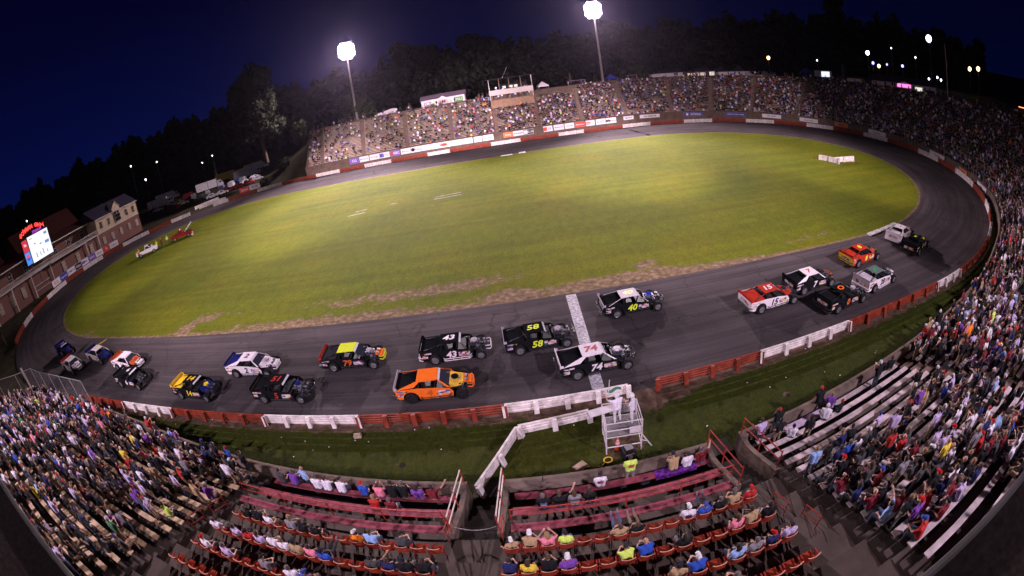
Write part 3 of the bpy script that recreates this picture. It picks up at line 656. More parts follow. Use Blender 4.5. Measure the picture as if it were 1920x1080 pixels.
def body_mesh(k, vox=.017):
    J = joints(k); V = Vector; segs = []; mb = MB()
    def cap(a, b, ra, rb, mi, n=10):
        a, b = V(a), V(b); mb.tube(a, b, ra, n, r2=rb); mb.ball(a, ra, n, 6); mb.ball(b, rb, n, 6); segs.append((a, b, max(ra, rb), mi))
    pel, ch, nk, hd = V(J['pel']), V(J['ch']), V(J['nk']), V(J['hd'])
    for sx in (-.075, .075): cap(pel + V((sx, 0, .02)), ch + V((sx * 1.25, 0, .02)), .118, .122, 1)
    cap(pel + V((-.07, 0, -.02)), pel + V((.07, 0, -.02)), .125, .125, 2)
    cap(J['sh'][0], J['sh'][1], .066, .066, 1); cap(ch + V((0, 0, .1)), nk, .08, .06, 1); cap(nk, hd - V((0, .01, .08)), .052, .055, 0)
    mb.ball(hd, (.076, .095, .118), 14, 10); segs.append((hd - V((0, 0, .05)), hd + V((0, 0, .06)), .09, 0))
    mb.ball(hd + V((0, .055, -.065)), (.05, .045, .05), 8, 6); cap(hd + V((0, .092, .015)), hd + V((0, .112, -.02)), .012, .018, 0, 6)
    for sx in (-1, 1): mb.ball(hd + V((sx * .078, -.005, -.005)), (.014, .026, .034), 6, 5)
    for i, sx in enumerate((-1, 1)):
        s_, e_, h_ = V(J['sh'][i]), V(J['el'][i]), V(J['ha'][i])
        mid = s_.lerp(e_, .62); cap(s_, mid, .058, .052, 1); cap(mid, e_, .046, .040, 0); cap(e_, h_, .040, .028, 0)
        d = (h_ - e_).normalized(); o = d.orthogonal().normalized(); sd = V((sx, 0, 0)); sd = (sd - d * sd.dot(d)); sd = sd.normalized() if sd.length > .2 else o
        dn = d.cross(sd); dn = dn if dn.z < 0 else -dn
        cap(h_, h_ + d * .07, .032, .036, 0, 8)
        for q, (off, ln) in enumerate(((-.03, .055), (-.01, .07), (.011, .066), (.03, .05))):
            b0 = h_ + d * .085 + sd * off; m_ = b0 + d * ln * .55 + dn * .008; t_ = m_ + d * ln * .35 + dn * .03
            mb.path([b0, m_, t_], .0105, 6); segs.append((b0, t_, .012, 0))
        t0 = h_ + d * .03 - sd * .03; t1 = t0 - sd * .03 + d * .025; t2 = t1 + d * .035 + dn * .012
        mb.path([t0, t1, t2], .0115, 6); segs.append((t0, t2, .012, 0))
        hip = pel + V((sx * .095, 0, -.02)); kn, an = V(J['kn'][i]), V(J['an'][i])
        cap(hip, kn, .092, .064, 2); cap(kn, kn.lerp(an, .4), .060, .058, 2); cap(kn.lerp(an, .4), an, .058, .042, 2)
        fd = V((0, 1, 0)) if k != 'sit_legs' else V((0, .35, .9))
        cap(an + V((0, -.02, -.04)) if k != 'sit_legs' else an, an + fd * .16 + (V((0, 0, -.05)) if k != 'sit_legs' else V()), .044, .038, 3)
    me = mb.mesh('t', [M_SKIN]); ob = bpy.data.objects.new('t', me); COL.objects.link(ob)
    md = ob.modifiers.new('r', 'REMESH'); md.mode = 'VOXEL'; md.voxel_size = vox
    ms = ob.modifiers.new('s', 'SMOOTH'); ms.factor = .5; ms.iterations = 1
    dg = bpy.context.evaluated_depsgraph_get(); me2 = bpy.data.meshes.new_from_object(ob.evaluated_get(dg)); bpy.data.objects.remove(ob); bpy.data.meshes.remove(me)
    me2.name = 'person_' + k; me2.materials.clear()
    for m in (M_SKIN, M_SHIRT, M_PANTS, M_SHOE, M_EYE): me2.materials.append(m)
    nf = len(me2.polygons); c = np.zeros(nf * 3); me2.polygons.foreach_get('center', c); c = c.reshape(-1, 3)
    best = np.full(nf, 1e9); mi = np.zeros(nf, np.int32)
    for a, b, r, m in segs:
        a, b = np.array(a), np.array(b); d = b - a; t = np.clip(((c - a) @ d) / max(d @ d, 1e-9), 0, 1); q = np.linalg.norm(c - a - t[:, None] * d, axis=1) - r
        w = q < best; best[w] = q[w]; mi[w] = m
    for sx in (-.03, .03):
        q = np.linalg.norm(c - np.array(hd + V((sx, .088, .015))), axis=1); mi[q < .014] = 4
    me2.polygons.foreach_set('material_index', mi); me2.polygons.foreach_set('use_smooth', np.ones(nf, bool)); me2.update()
    return me2, J
KINDS = ['sit_up', 'sit_lean', 'sit_back', 'sit_point', 'sit_raise', 'sit_legs', 'stand_easy', 'stand_hips', 'stand_up', 'stand_rail', 'stand_flag', 'stand_phone', 'stand_walk']
BODY = {k: body_mesh(k) for k in KINDS}
def hair_meshes():
    out = {}
    def dome(r, zlo, n=14, m=6, yb=0.):
        mb = MB(); vs = []
        for j in range(m + 1):
            t = zlo + (pi / 2 - zlo) * j / m
            for i in range(n):
                a = 2 * pi * i / n; fr = max(0, math.sin(a)); tt = t if fr < .3 else max(t, zlo + (R(28) - zlo) * min(1, (fr - .3) / .4))
                vs.append((r[0] * math.cos(tt) * math.cos(a), r[1] * math.cos(tt) * math.sin(a) + yb, r[2] * math.sin(tt)))
        mb.add(vs, [(j * n + i, j * n + (i + 1) % n, (j + 1) * n + (i + 1) % n, (j + 1) * n + i) for j in range(m) for i in range(n)]); return mb
    out['short'] = dome((.086, .104, .130), R(-28)).mesh('hair', M_HAIR, True)
    lg = dome((.092, .108, .132), R(-35)); lg.ball((0, -.075, -.10), (.085, .05, .16), 10, 8); out['long'] = lg.mesh('hair', M_HAIR, True)
    pt = dome((.087, .104, .131), R(-28)); pt.ball((0, -.13, -.03), (.035, .04, .11), 8, 6); out['tail'] = pt.mesh('hair', M_HAIR, True)
    cp = dome((.089, .107, .128), R(12)); cp.prism([(-.075, .07, .035), (.075, .07, .035), (.06, .18, .02), (0, .2, .02), (-.06, .18, .02)], (0, 0, .012)); out['cap'] = cp.mesh('cap', M_CAP, True)
    hm = MB(); hm.ball((0, 0, .02), (.125, .145, .14), 14, 9); out['helmet'] = hm.mesh('helmet', M_CAP, True)
    return out
HAIR = hair_meshes()
CAPC = [(.75, .7, .75), (.02, .02, .03), (.5, .02, .02), (.05, .08, .35), (.7, .7, .7), (.03, .03, .03), (.75, .72, .75)]
COLS = {'white': (.74, .68, .76), 'black': (.012, .012, .014), 'grey': (.22, .20, .22), 'charcoal': (.06, .06, .065), 'lilac': (.50, .40, .62), 'blue': (.03, .08, .42), 'light blue': (.28, .42, .72), 'navy': (.02, .025, .10), 'red': (.46, .03, .03), 'maroon': (.18, .02, .03), 'orange': (.85, .22, .02), 'yellow': (.75, .55, .06), 'lime': (.60, .78, .14), 'pink': (.75, .22, .30), 'purple': (.18, .06, .34), 'green': (.06, .16, .08), 'tan': (.40, .27, .15), 'teal': (.03, .25, .25)}
CW = [('white', 16), ('lilac', 12), ('black', 36), ('charcoal', 14), ('grey', 8), ('navy', 9), ('blue', 4), ('red', 5), ('maroon', 7), ('orange', 2), ('yellow', .7), ('lime', .7), ('pink', 2), ('purple', 4), ('light blue', 2), ('green', 2), ('tan', 3), ('teal', .3)]
def rcol(): return random.choices([c for c, w in CW], [w for c, w in CW])[0]
POSE_W = {'sit_up': 'sitting', 'sit_lean': 'leaning forward', 'sit_back': 'sitting back', 'sit_point': 'pointing', 'sit_raise': 'sitting, hands raised', 'sit_legs': 'sitting, feet up', 'stand_easy': 'standing', 'stand_hips': 'hands on hips', 'stand_up': 'standing, arms raised', 'stand_rail': 'standing, leaning on a rail', 'stand_flag': 'standing', 'stand_phone': 'with phone', 'stand_walk': 'walking'}
NPEOPLE = 0
def person(p, rz, kind, colr, hair, where, group, label=None, scale=None, capc=None):
    global NPEOPLE; NPEOPLE += 1
    me, J = BODY[kind]; o = link('person', me, None, p, rz, COLS[colr] if isinstance(colr, str) else colr)
    sc = scale or random.uniform(.93, 1.05); o.scale = (sc * random.uniform(.95, 1.15), sc, sc)
    w = {'cap': ' and cap', 'long': ', long hair,', 'tail': ', ponytail,', 'short': '', None: '', 'helmet': ' and helmet'}[hair]
    tag(o, label or f'person in {colr} top{w} {POSE_W[kind]}, {where}', 'person', group)
    if hair:
        h = link('cap' if hair == 'cap' else 'helmet' if hair == 'helmet' else 'hair', HAIR[hair], o, J['hd'], 0, capc or random.choice(CAPC))
        h.rotation_euler = (0, 0, random.uniform(-.5, .5) if hair != 'helmet' else 0)
    return o
def rhair(): return random.choice(['short', 'short', 'short', 'cap', 'cap', 'long', 'tail', None])

# --- the box seats, read off the photograph: (side, seat row, place from the gangway, pose, shirt, hair)
G1 = 'spectators in the box seats'
used = set()
for sd, r, i, k, c, h in [
    ('left', 0, 2, 'sit_lean', 'charcoal', 'cap'), ('left', 0, 4, 'sit_lean', 'light blue', 'tail'), ('left', 0, 5, 'sit_up', 'orange', 'cap'), ('left', 0, 8, 'sit_up', 'black', 'short'), ('left', 0, 9, 'sit_up', 'black', 'short'), ('left', 0, 10, 'sit_lean', 'grey', 'tail'), ('left', 0, 12, 'sit_up', 'white', 'short'), ('left', 0, 13, 'sit_lean', 'black', 'short'), ('left', 0, 14, 'sit_up', 'black', 'long'),
    ('left', 1, 0, 'sit_lean', 'black', 'long'), ('left', 1, 1, 'sit_up', 'black', 'cap'), ('left', 1, 2, 'sit_up', 'navy', 'short'), ('left', 1, 3, 'sit_point', 'charcoal', 'short'), ('left', 1, 6, 'sit_legs', 'blue', 'cap'), ('left', 1, 7, 'sit_up', 'pink', 'short'), ('left', 1, 8, 'sit_up', 'tan', 'cap'), ('left', 1, 9, 'sit_up', 'white', 'short'), ('left', 1, 10, 'sit_lean', 'white', 'short'), ('left', 1, 11, 'sit_up', 'lilac', 'long'), ('left', 1, 12, 'sit_up', 'red', 'tail'), ('left', 1, 13, 'sit_back', 'lilac', 'short'), ('left', 1, 15, 'sit_back', 'white', None),
    ('left', 2, 2, 'sit_up', 'black', 'short'), ('left', 2, 3, 'sit_lean', 'yellow', 'cap'), ('left', 2, 4, 'sit_up', 'black', 'long'), ('left', 2, 6, 'sit_up', 'blue', 'cap'), ('left', 2, 7, 'sit_up', 'white', 'short'), ('left', 2, 9, 'sit_lean', 'grey', 'cap'), ('left', 2, 12, 'sit_up', 'lilac', 'short'), ('left', 2, 14, 'sit_up', 'white', 'cap'),
    ('right', 0, 0, 'sit_back', 'tan', 'cap'), ('right', 0, 1, 'sit_lean', 'tan', 'cap'), ('right', 0, 2, 'sit_raise', 'pink', 'long'), ('right', 0, 3, 'sit_up', 'lime', 'cap'), ('right', 0, 6, 'sit_legs', 'tan', 'short'), ('right', 0, 7, 'sit_legs', 'black', 'short'), ('right', 0, 10, 'sit_up', 'white', 'cap'), ('right', 0, 11, 'sit_legs', 'blue', 'cap'), ('right', 0, 12, 'sit_up', 'black', 'short'), ('right', 0, 13, 'sit_lean', 'tan', 'long'), ('right', 0, 14, 'sit_back', 'red', 'cap'),
    ('right', 1, 0, 'sit_lean', 'navy', 'short'), ('right', 1, 1, 'sit_up', 'yellow', 'long'), ('right', 1, 2, 'sit_lean', 'black', 'short'), ('right', 1, 3, 'sit_up', 'purple', 'cap'), ('right', 1, 6, 'sit_lean', 'lime', 'cap'), ('right', 1, 7, 'sit_lean', 'blue', None), ('right', 1, 9, 'sit_back', 'black', 'long'), ('right', 1, 12, 'sit_up', 'pink', 'long'), ('right', 1, 13, 'sit_lean', 'tan', 'short'), ('right', 1, 14, 'sit_up', 'black', 'long'),
    ('right', 2, 0, 'sit_up', 'black', 'short'), ('right', 2, 3, 'sit_lean', 'black', 'cap'), ('right', 2, 5, 'sit_up', 'charcoal', 'short'), ('right', 2, 8, 'sit_up', 'tan', 'cap'), ('right', 2, 9, 'sit_lean', 'blue', 'cap'), ('right', 2, 11, 'sit_up', 'light blue', 'long'), ('right', 2, 12, 'sit_up', 'grey', 'short'), ('right', 2, 13, 'sit_up', 'navy', 'cap'), ('right', 2, 14, 'sit_up', 'lilac', 'cap'),
    ('right', 3, 7, 'sit_back', 'white', 'cap'), ('right', 3, 8, 'sit_up', 'red', 'cap'), ('right', 3, 10, 'sit_lean', 'maroon', 'short')]:
    if (sd, r, i) not in SEATS: continue
    e_, s_, d, z = SEATS[sd, r, i]; used.add((sd, r, i))
    person(fpt(s_, d - .04, z), heading(s_) + random.uniform(-.2, .2), k, c, h, f'{nth(i)} seat of {nth(r)} row, {SIDE[sd]}', G1)
BEN = [(.78, -.70), (1.85, -.30), (2.95, .12)]
for x, r, k, c, h, w in [(-3.0, 0, 'sit_up', 'charcoal', 'short', 'end of front maroon bench at the tan bleachers'), (-2.3, 0, 'sit_lean', 'purple', 'long', 'front bench beside the man in light blue'), (-.95, 0, 'sit_up', 'white', 'short', 'front maroon bench, past the man in light blue'), (-.45, 0, 'sit_lean', 'white', 'tail', 'front maroon bench, in a pair of white shirts'), (.3, 0, 'sit_lean', 'white', 'cap', 'front maroon bench, hat beside them'), (1.45, 0, 'sit_up', 'blue', 'cap', 'front maroon bench, blue tank top'), (2.2, 0, 'sit_raise', 'pink', 'short', 'front maroon bench, next to the blue tank top'), (2.8, 0, 'sit_lean', 'black', 'short', 'front maroon bench, in the middle of three in black'), (3.3, 0, 'sit_lean', 'black', 'long', 'front maroon bench, next to a purple top'), (3.95, 0, 'sit_up', 'purple', 'long', 'front maroon bench, dark purple top'), (4.6, 0, 'sit_point', 'maroon', 'short', 'end of front maroon bench at the main gangway'),
                       (2.4, 1, 'sit_lean', 'red', 'long', 'second maroon bench, red shirt'), (3.15, 1, 'sit_up', 'maroon', 'short', 'second maroon bench, beside the red shirt'),
                       (9.1, 1, 'sit_up', 'black', 'short', 'second maroon bench, blue print on back'), (9.7, 1, 'sit_point', 'black', 'short', 'second maroon bench, arm pointing to the track'), (10.25, 1, 'sit_up', 'grey', 'long', 'second maroon bench, patterned top'), (10.8, 1, 'sit_up', 'black', 'long', 'second maroon bench, last of a group of four'), (11.35, 0, 'sit_up', 'white', 'cap', 'front maroon bench below the flag stand'), (15.0, 0, 'sit_up', 'white', 'short', 'front maroon bench beside the purple blanket'), (14.4, 0, 'sit_lean', 'tan', 'cap', 'at the purple blanket'), (15.6, 0, 'sit_point', 'maroon', 'short', 'front maroon bench beside the second gangway')]:
    d, z = BEN[r]; s_ = xs(x); person(fpt(s_, d, z), heading(s_), k, c, h, w, G1)
person(fpt(xs(-1.6), .62, -.70), heading(xs(-1.6)) - .3, 'stand_hips', 'light blue', None, '', G1, 'bald man in light blue shirt standing at the parapet')
pl = person(fpt(xs(12.6), .6, -.70), heading(xs(12.6)), 'stand_easy', 'lime', 'short', '', G1, 'person in bright yellow-green shirt standing at the parapet below the flag stand')
person(fpt(xs(18.6), .7, -.70), heading(xs(18.6)), 'stand_rail', 'lilac', 'short', '', G1, 'person in lilac shirt standing at the rail of the second gangway')
# prints on the backs of three shirts
M_PRINT = mat('shirt_print', (.35, .10, .06), .8, .9, 40.)
# --- seats on the benches left and right of the box, and all round the bowl
def density(kd, s, k, q):
    nz = .5 + .5 * math.sin(s * .55 + 1.7 * math.sin(k * .8)) * math.sin(k * .5 + s * .13)
    if kd == 'L':
        near_ = np.interp(s, [SL - 13, SL - 2], [.95, .42]); return near_ * (.72 + .5 * nz) * (1. if k < 14 else .8)
    if kd == 'R' and s < SC_ + 11: return (.09 if k < 5 else .55 if k < 8 else .9) * (.65 + .7 * nz)
    if kd == 'R': return .88 * (.75 + .45 * nz)
    e = S_END - s
    return np.interp(e, [0, 16, 40, 60, 75, 110], [.26, .17, .30, .48, .58, .66]) * (.35 + 1.1 * nz) * (1.35 if k > 22 else 1.)
spots = []
for a, b, kd in SECT:
    for k in range(NR):
        n = int((b - a) / .52)
        for i in range(n):
            s_ = a + .3 + i * .52 + random.uniform(-.08, .08); d = .25 + k * TR + .46
            if random.random() > density(kd, s_, k, 0): continue
            if kd == 'F' and k > 22 and a > S_END - 77 and b < S_END - 61: continue
            q = fpt(s_, d, FL0 + RI * k)
            spots.append(((q - CP).length, q, s_, kd, k, i, n))
spots.sort(key=lambda t: t[0])
def visible_roof(q):   # the roof edge right below the camera hides what lies behind it
    return not (q.y < -61.0 and abs(q.x - CP.x) < 1.25 * (CP.z - q.z))
spots = [t for t in spots if visible_roof(t[1])]
NIND = 300 - NPEOPLE - 14
ind, mass = spots[:NIND], spots[NIND:]
SITS = ['sit_up', 'sit_lean', 'sit_up', 'sit_lean', 'sit_back', 'sit_lean', 'sit_point', 'sit_up']
STANDS = ['stand_easy', 'stand_hips', 'stand_easy', 'stand_phone', 'stand_walk', 'stand_easy', 'stand_hips', 'stand_up']
for _, q, s_, kd, k, i, n in ind:
    st = random.random() < (.42 if kd == 'L' else .3); kind = random.choice(STANDS if st else SITS)
    c = rcol(); rz = heading(s_) + random.uniform(-.3, .3); p = q + Vector((0, 0, 0))
    if st: nx, ny = fnorm(s_); p = q - Vector((nx * .3, ny * .3, 0))
    fa = n - 1 - i if kd == 'L' else i
    person(p, rz, kind, c, rhair(), f'{nth(fa)} place of {nth(k)} {"tan" if kd == "L" else "grey"} bleacher row', 'spectators on the bleachers beside the box seats')

# --- everybody else: one crowd object
def lowpoly(k, ratio):
    me, J = BODY[k]; ob = bpy.data.objects.new('t', me); COL.objects.link(ob)
    md = ob.modifiers.new('d', 'DECIMATE'); md.ratio = ratio
    dg = bpy.context.evaluated_depsgraph_get(); m2 = ob.evaluated_get(dg).to_mesh(); m2.calc_loop_triangles()
    V = np.zeros(len(m2.vertices) * 3); m2.vertices.foreach_get('co', V); V = V.reshape(-1, 3)
    T = np.array([t.vertices[:] for t in m2.loop_triangles]); M = np.array([t.material_index for t in m2.loop_triangles])
    bpy.data.objects.remove(ob)
    c = V[T].mean(1); hd = np.array(J['hd']); r = c - hd; top = (np.abs(r).max(1) < .16) & ((r[:, 2] > .045) | ((r[:, 1] < -.02) & (r[:, 2] > -.06)))
    M = np.where(top, 5, np.where(M == 4, 0, M)); return V, T, M
def mcrowd():
    m, N, L, P = newmat('crowd'); a = nd(N, 'ShaderNodeAttribute', attribute_name='tint'); L.new(a.outputs['Color'], P.inputs['Base Color']); P.inputs['Roughness'].default_value = .85; P.inputs['Specular IOR Level'].default_value = .2; return m
M_CROWD = mcrowd()
SKC = np.array([(.50, .29, .21), (.42, .22, .14), (.54, .33, .25), (.11, .055, .04)]); PAC = np.array([(.05, .06, .10), (.02, .02, .025), (.22, .16, .10), (.07, .09, .16), (.3, .2, .14)]); HAC = np.array([(.02, .012, .008), (.07, .035, .015), (.28, .17, .07), (.72, .68, .72), (.02, .02, .02), (.5, .03, .03), (.03, .05, .25), (.7, .66, .7)])
def crowd(name, items, tpl, label, dark, sc=1.):
    VV, TT, CC, o = [], [], [], 0
    for q, rz, st in items:
        V, T, M = tpl[1][rng.integers(len(tpl[1]))] if st else tpl[0][rng.integers(len(tpl[0]))]
        s = rng.uniform(.84, 1.08) * sc; c, sn = math.cos(rz), math.sin(rz)
        X = V * s; P = np.stack([X[:, 0] * c * 1.08 - X[:, 1] * sn, X[:, 0] * sn * 1.08 + X[:, 1] * c, X[:, 2]], 1) + (q.x, q.y, q.z)
        pal = np.array([SKC[rng.integers(4)], COLS['black' if rng.random() < dark else rcol()], PAC[rng.integers(5)], (.15, .14, .14), (0, 0, 0), HAC[rng.integers(8)]])
        VV.append(P); TT.append(T + o); CC.append(pal[M]); o += len(V)
    V = np.concatenate(VV).astype(np.float32); T = np.concatenate(TT).astype(np.int32); Cc = np.concatenate(CC)
    me = bpy.data.meshes.new(name); me.vertices.add(len(V)); me.vertices.foreach_set('co', V.ravel()); me.loops.add(T.size); me.loops.foreach_set('vertex_index', T.ravel())
    me.polygons.add(len(T)); me.polygons.foreach_set('loop_start', np.arange(0, T.size, 3, dtype=np.int32)); me.polygons.foreach_set('loop_total', np.full(len(T), 3, np.int32))
    at = me.attributes.new('tint', 'FLOAT_COLOR', 'CORNER'); at.data.foreach_set('color', np.column_stack([Cc, np.ones(len(Cc))]).repeat(3, 0).astype(np.float32).ravel())
    me.materials.append(M_CROWD); me.update(calc_edges=True)
    return tag(link(name, me), label, 'crowd', None, 'stuff')
lowN = ([lowpoly(k, .035) for k in ('sit_up', 'sit_lean', 'sit_back', 'sit_up')], [lowpoly(k, .035) for k in ('stand_easy', 'stand_hips', 'stand_phone', 'stand_walk')])
lowF = ([lowpoly(k, .008) for k in ('sit_up', 'sit_lean')], [lowpoly(k, .008) for k in ('stand_easy', 'stand_hips')])
nm, fm = [], []
for dd_, q, s_, kd, k, i, n in mass:
    st = random.random() < (.62 if kd == 'L' else .5 if dd_ < 50 else .3)
    p = q.copy()
    if st: nx, ny = fnorm(s_); p = q - Vector((nx * .3, ny * .3, 0))
    (nm if dd_ < 52 else fm).append((p, heading(s_) + random.gauss(0, .4), st))
for s_ in np.arange(SC_ + 50, S_END, .55):      # people along the back wall of the stand
    if random.random() < .33 and not (S_END - 77 < s_ < S_END - 61): fm.append((fpt(s_, .25 + NR * TR + .7, FL0 + RI * NR + .35), heading(s_) + random.uniform(-1, 1), True))
for _ in range(26): fm.append((Vector((random.uniform(-82, -72), random.uniform(-44, -30), 0)) - Vector((random.uniform(0, 9), 4, 0)), random.uniform(-1, 1), True))
for _ in range(34): fm.append((Vector((random.uniform(8.8, 19.6), random.uniform(67.9, 69.2), 10.3)), pi + random.uniform(-.8, .8), True))
for _ in range(14): fm.append((Vector((random.uniform(9, 19.4), random.uniform(68.4, 70.4), 11.95)), pi + random.uniform(-.8, .8), True))
crowd('crowd', nm, lowN, 'dense crowd of spectators filling the tan and grey bleachers near the camera', .34)
crowd('crowd', fm, lowF, 'distant crowd of spectators on the far side and the bend of the stand', .3)
print('PEOPLE', NPEOPLE, len(nm), len(fm))
# ------------------------------------------------------------------ floodlight masts
M_POLE = mat('mast_steel', (.34, .27, .25), .6, .15, .8)
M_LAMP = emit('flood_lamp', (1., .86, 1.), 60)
M_FRAME = mat('lamp_frame', (.12, .11, .11), .6, .2, 3.)
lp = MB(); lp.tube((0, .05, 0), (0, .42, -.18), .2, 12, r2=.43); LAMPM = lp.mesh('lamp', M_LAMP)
def mast(base, top, label, aim, nx_=6, nz_=6):
    e = empty('floodlight_mast', base, 0, label, 'floodlight', 'floodlight masts round the stadium')
    h = top[2] - base[2]; mb = MB(); mb.tube((0, 0, 0), (0, 0, h + 1.5), .42, 12, r2=.2); mb.build('pole', M_POLE, e, True)
    dx, dy = aim[0] - base[0], aim[1] - base[1]; rz = math.atan2(dx, -dy) ; rz = math.atan2(dy, dx) - pi / 2
    hd = empty('lamp_bank', (0, 0, h)); hd.parent = e; hd.rotation_euler = (0, 0, rz)
    fr = MB()
    for k in range(nz_): fr.bar((-2.7, -.1, (k - 2.5) * .95), (2.7, -.1, (k - 2.5) * .95), .12, .12)
    for x in (-1.6, 1.6): fr.bar((x, -.15, -2.7), (x, -.15, 2.7), .1, .1)
    fr.build('crossarm', M_FRAME, hd)
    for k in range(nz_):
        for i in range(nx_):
            if i in (0, nx_ - 1) and k in (0, nz_ - 1): continue  # corner lamps left out so the bank rounds off like bloom
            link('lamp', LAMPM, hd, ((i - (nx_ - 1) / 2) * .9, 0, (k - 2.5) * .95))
    return e
def spot(loc, target, power, ang, blend=.6, size=1.2, col=(1., .80, .90)):
    l = bpy.data.lights.new('flood_light', 'SPOT'); l.energy = power; l.spot_size = R(ang); l.spot_blend = blend; l.shadow_soft_size = size; l.color = col
    o = bpy.data.objects.new('flood_light', l); COL.objects.link(o); o.location = loc
    o.rotation_euler = (Vector(target) - Vector(loc)).to_track_quat('-Z', 'Y').to_euler(); return o
LPOLE = [((-35.5, 80.5, 9.5), (-35.5, 80.5, 35.0)), ((44.1, 80.5, 9.5), (44.1, 80.5, 35.4)), ((-34, -88, -1), (-34, -88, 35)), ((45, -88, -1), (45, -88, 35))]
mast(*LPOLE[0], 'tall floodlight mast behind the far stand between the concession building and the grass bank', (-10, 0)); mast(*LPOLE[1], 'tall floodlight mast behind the far stand between the press box and the far bend', (10, 0))
mast(*LPOLE[2], 'floodlight mast behind the near stand on its left', (0, 0)); mast(*LPOLE[3], 'floodlight mast behind the near stand on its right', (0, 0))
def head(i, t): b = Vector(LPOLE[i][1]); d = (Vector(t) - b); d.z = 0; d.normalize(); return b + d * 1.2
K = 1.0
FL = [(0, (-30, 26, 0), 2.6e5, 60), (0, (-4, -34, 0), 2.9e5, 56), (0, (-52, 8, 0), .5e5, 60), (0, (-26, 18, 0), 1.0e5, 46), (1, (46, 26, 0), 1.9e5, 56), (1, (20, -34, 0), 2.7e5, 56), (1, (10, 5, 0), .6e5, 70), (1, (46, 20, 0), 1.0e5, 46), (0, (-88, 66, 0), 2.4e5, 44), (0, (-60, 60, 8), 1.3e5, 34), (0, (-95, 8, 3), 2.0e5, 40),
      (2, (-14, 12, 0), 1.3e5, 42), (2, (-18, 44, 2), 9.4e5, 26), (2, (-60, 3, 0), 2.4e5, 20), (2, (-8, -44, 0), .8e5, 50), (3, (22, 20, 0), 1.2e5, 44), (3, (18, 44, 2), 10e5, 26), (3, (61, -6, 0), 2.4e5, 18), (3, (22, -44, 0), .65e5, 50), (2, (-14, -54, 3), .2e5, 60), (3, (26, -54, 3), .13e5, 60), (3, (62, 44, 4), 3.0e5, 30)]
for i, t, p, a in FL: spot(head(i, t), t, p * K, a, col=(.94, .78, 1.) if i > 1 and t[1] < -40 else (1., .80, .90))

# thin lilac-tinted air, added for a glow round the floodlights
def haze(density=.00003):
    m = bpy.data.materials.new('lamp_glow_air'); m.use_nodes = True; N, L = m.node_tree.nodes, m.node_tree.links
    for n in list(N):
        if n.type == 'BSDF_PRINCIPLED': N.remove(n)
    v = nd(N, 'ShaderNodeVolumePrincipled'); v.inputs['Color'].default_value = (.85, .72, 1., 1); v.inputs['Density'].default_value = density; v.inputs['Anisotropy'].default_value = .8
    L.new(v.outputs[0], [n for n in N if n.type == 'OUTPUT_MATERIAL'][0].inputs['Volume'])
    mb = MB(); mb.box((0, 90, 22), (980, 800, 60)); o = mb.build('haze', m); o['kind'] = 'stuff'; return o
haze()
# ------------------------------------------------------------------ racing cars
M_PAINT = mat('car_paint', None, .62, .06, 3., spec=.0, objcol=True); M_PAINT.node_tree.nodes['Principled BSDF'].inputs['Coat Weight'].default_value = .0
M_BLACK = mat('car_black', (.012, .012, .014), .5, .4, 6.); M_TYRE = mat('tyre_rubber', (.014, .013, .014), .8, .3, 9.)
M_RIM = mat('wheel_rim', (.38, .37, .40), .3, .25, 7., metal=.7); M_RIMD = mat('dark_rim', (.02, .02, .022), .35, .3, 7.)
M_CHROME = mat('engine_metal', (.5, .48, .5), .25, .3, 9., metal=.8); M_ENG = mat('engine_dark', (.05, .05, .06), .45, .6, 14., metal=.5)
M_BAR = mat('tube_bar', None, .35, .1, 6., objcol=True); M_GLASS = mat('windscreen', (.03, .03, .045), .08, .1, 2.); M_SILV = mat('silver_strip', (.7, .66, .72), .3, .15, 4.)
def sticker_mat():
    m, N, L, P = newmat('sponsor_stickers'); tc = nd(N, 'ShaderNodeTexCoord'); mp = nd(N, 'ShaderNodeMapping'); mp.inputs['Scale'].default_value = (5, 5, 9); L.new(tc.outputs['Object'], mp.inputs[0])
    oi = nd(N, 'ShaderNodeObjectInfo'); ad = nd(N, 'ShaderNodeVectorMath', operation='ADD'); L.new(mp.outputs[0], ad.inputs[0]); cx = nd(N, 'ShaderNodeCombineXYZ'); ml = nd(N, 'ShaderNodeMath', operation='MULTIPLY'); ml.inputs[1].default_value = 50
    L.new(oi.outputs['Random'], ml.inputs[0]); L.new(ml.outputs[0], cx.inputs[0]); L.new(cx.outputs[0], ad.inputs[1])
    v = nd(N, 'ShaderNodeTexVoronoi', distance='CHEBYCHEV'); v.inputs['Scale'].default_value = 1.; L.new(ad.outputs[0], v.inputs['Vector'])
    s = nd(N, 'ShaderNodeSeparateXYZ'); L.new(v.outputs['Color'], s.inputs[0]); r = nd(N, 'ShaderNodeValToRGB'); r.color_ramp.interpolation = 'CONSTANT'; e = r.color_ramp.elements
    cs = [(.6, .5, .52), (.45, .05, .05), (.66, .6, .62), (.02, .02, .025), (.6, .42, .06), (.5, .44, .48), (.05, .08, .3), (.55, .25, .22)]
    while len(e) < len(cs): e.new(.5)
    for i, (q, c) in enumerate(zip(e, cs)): q.position = i / len(cs); q.color = c + (1,)
    L.new(s.outputs[0], r.inputs[0]); L.new(r.outputs[0], P.inputs['Base Color']); P.inputs['Roughness'].default_value = .4; return m
M_STICK = sticker_mat()
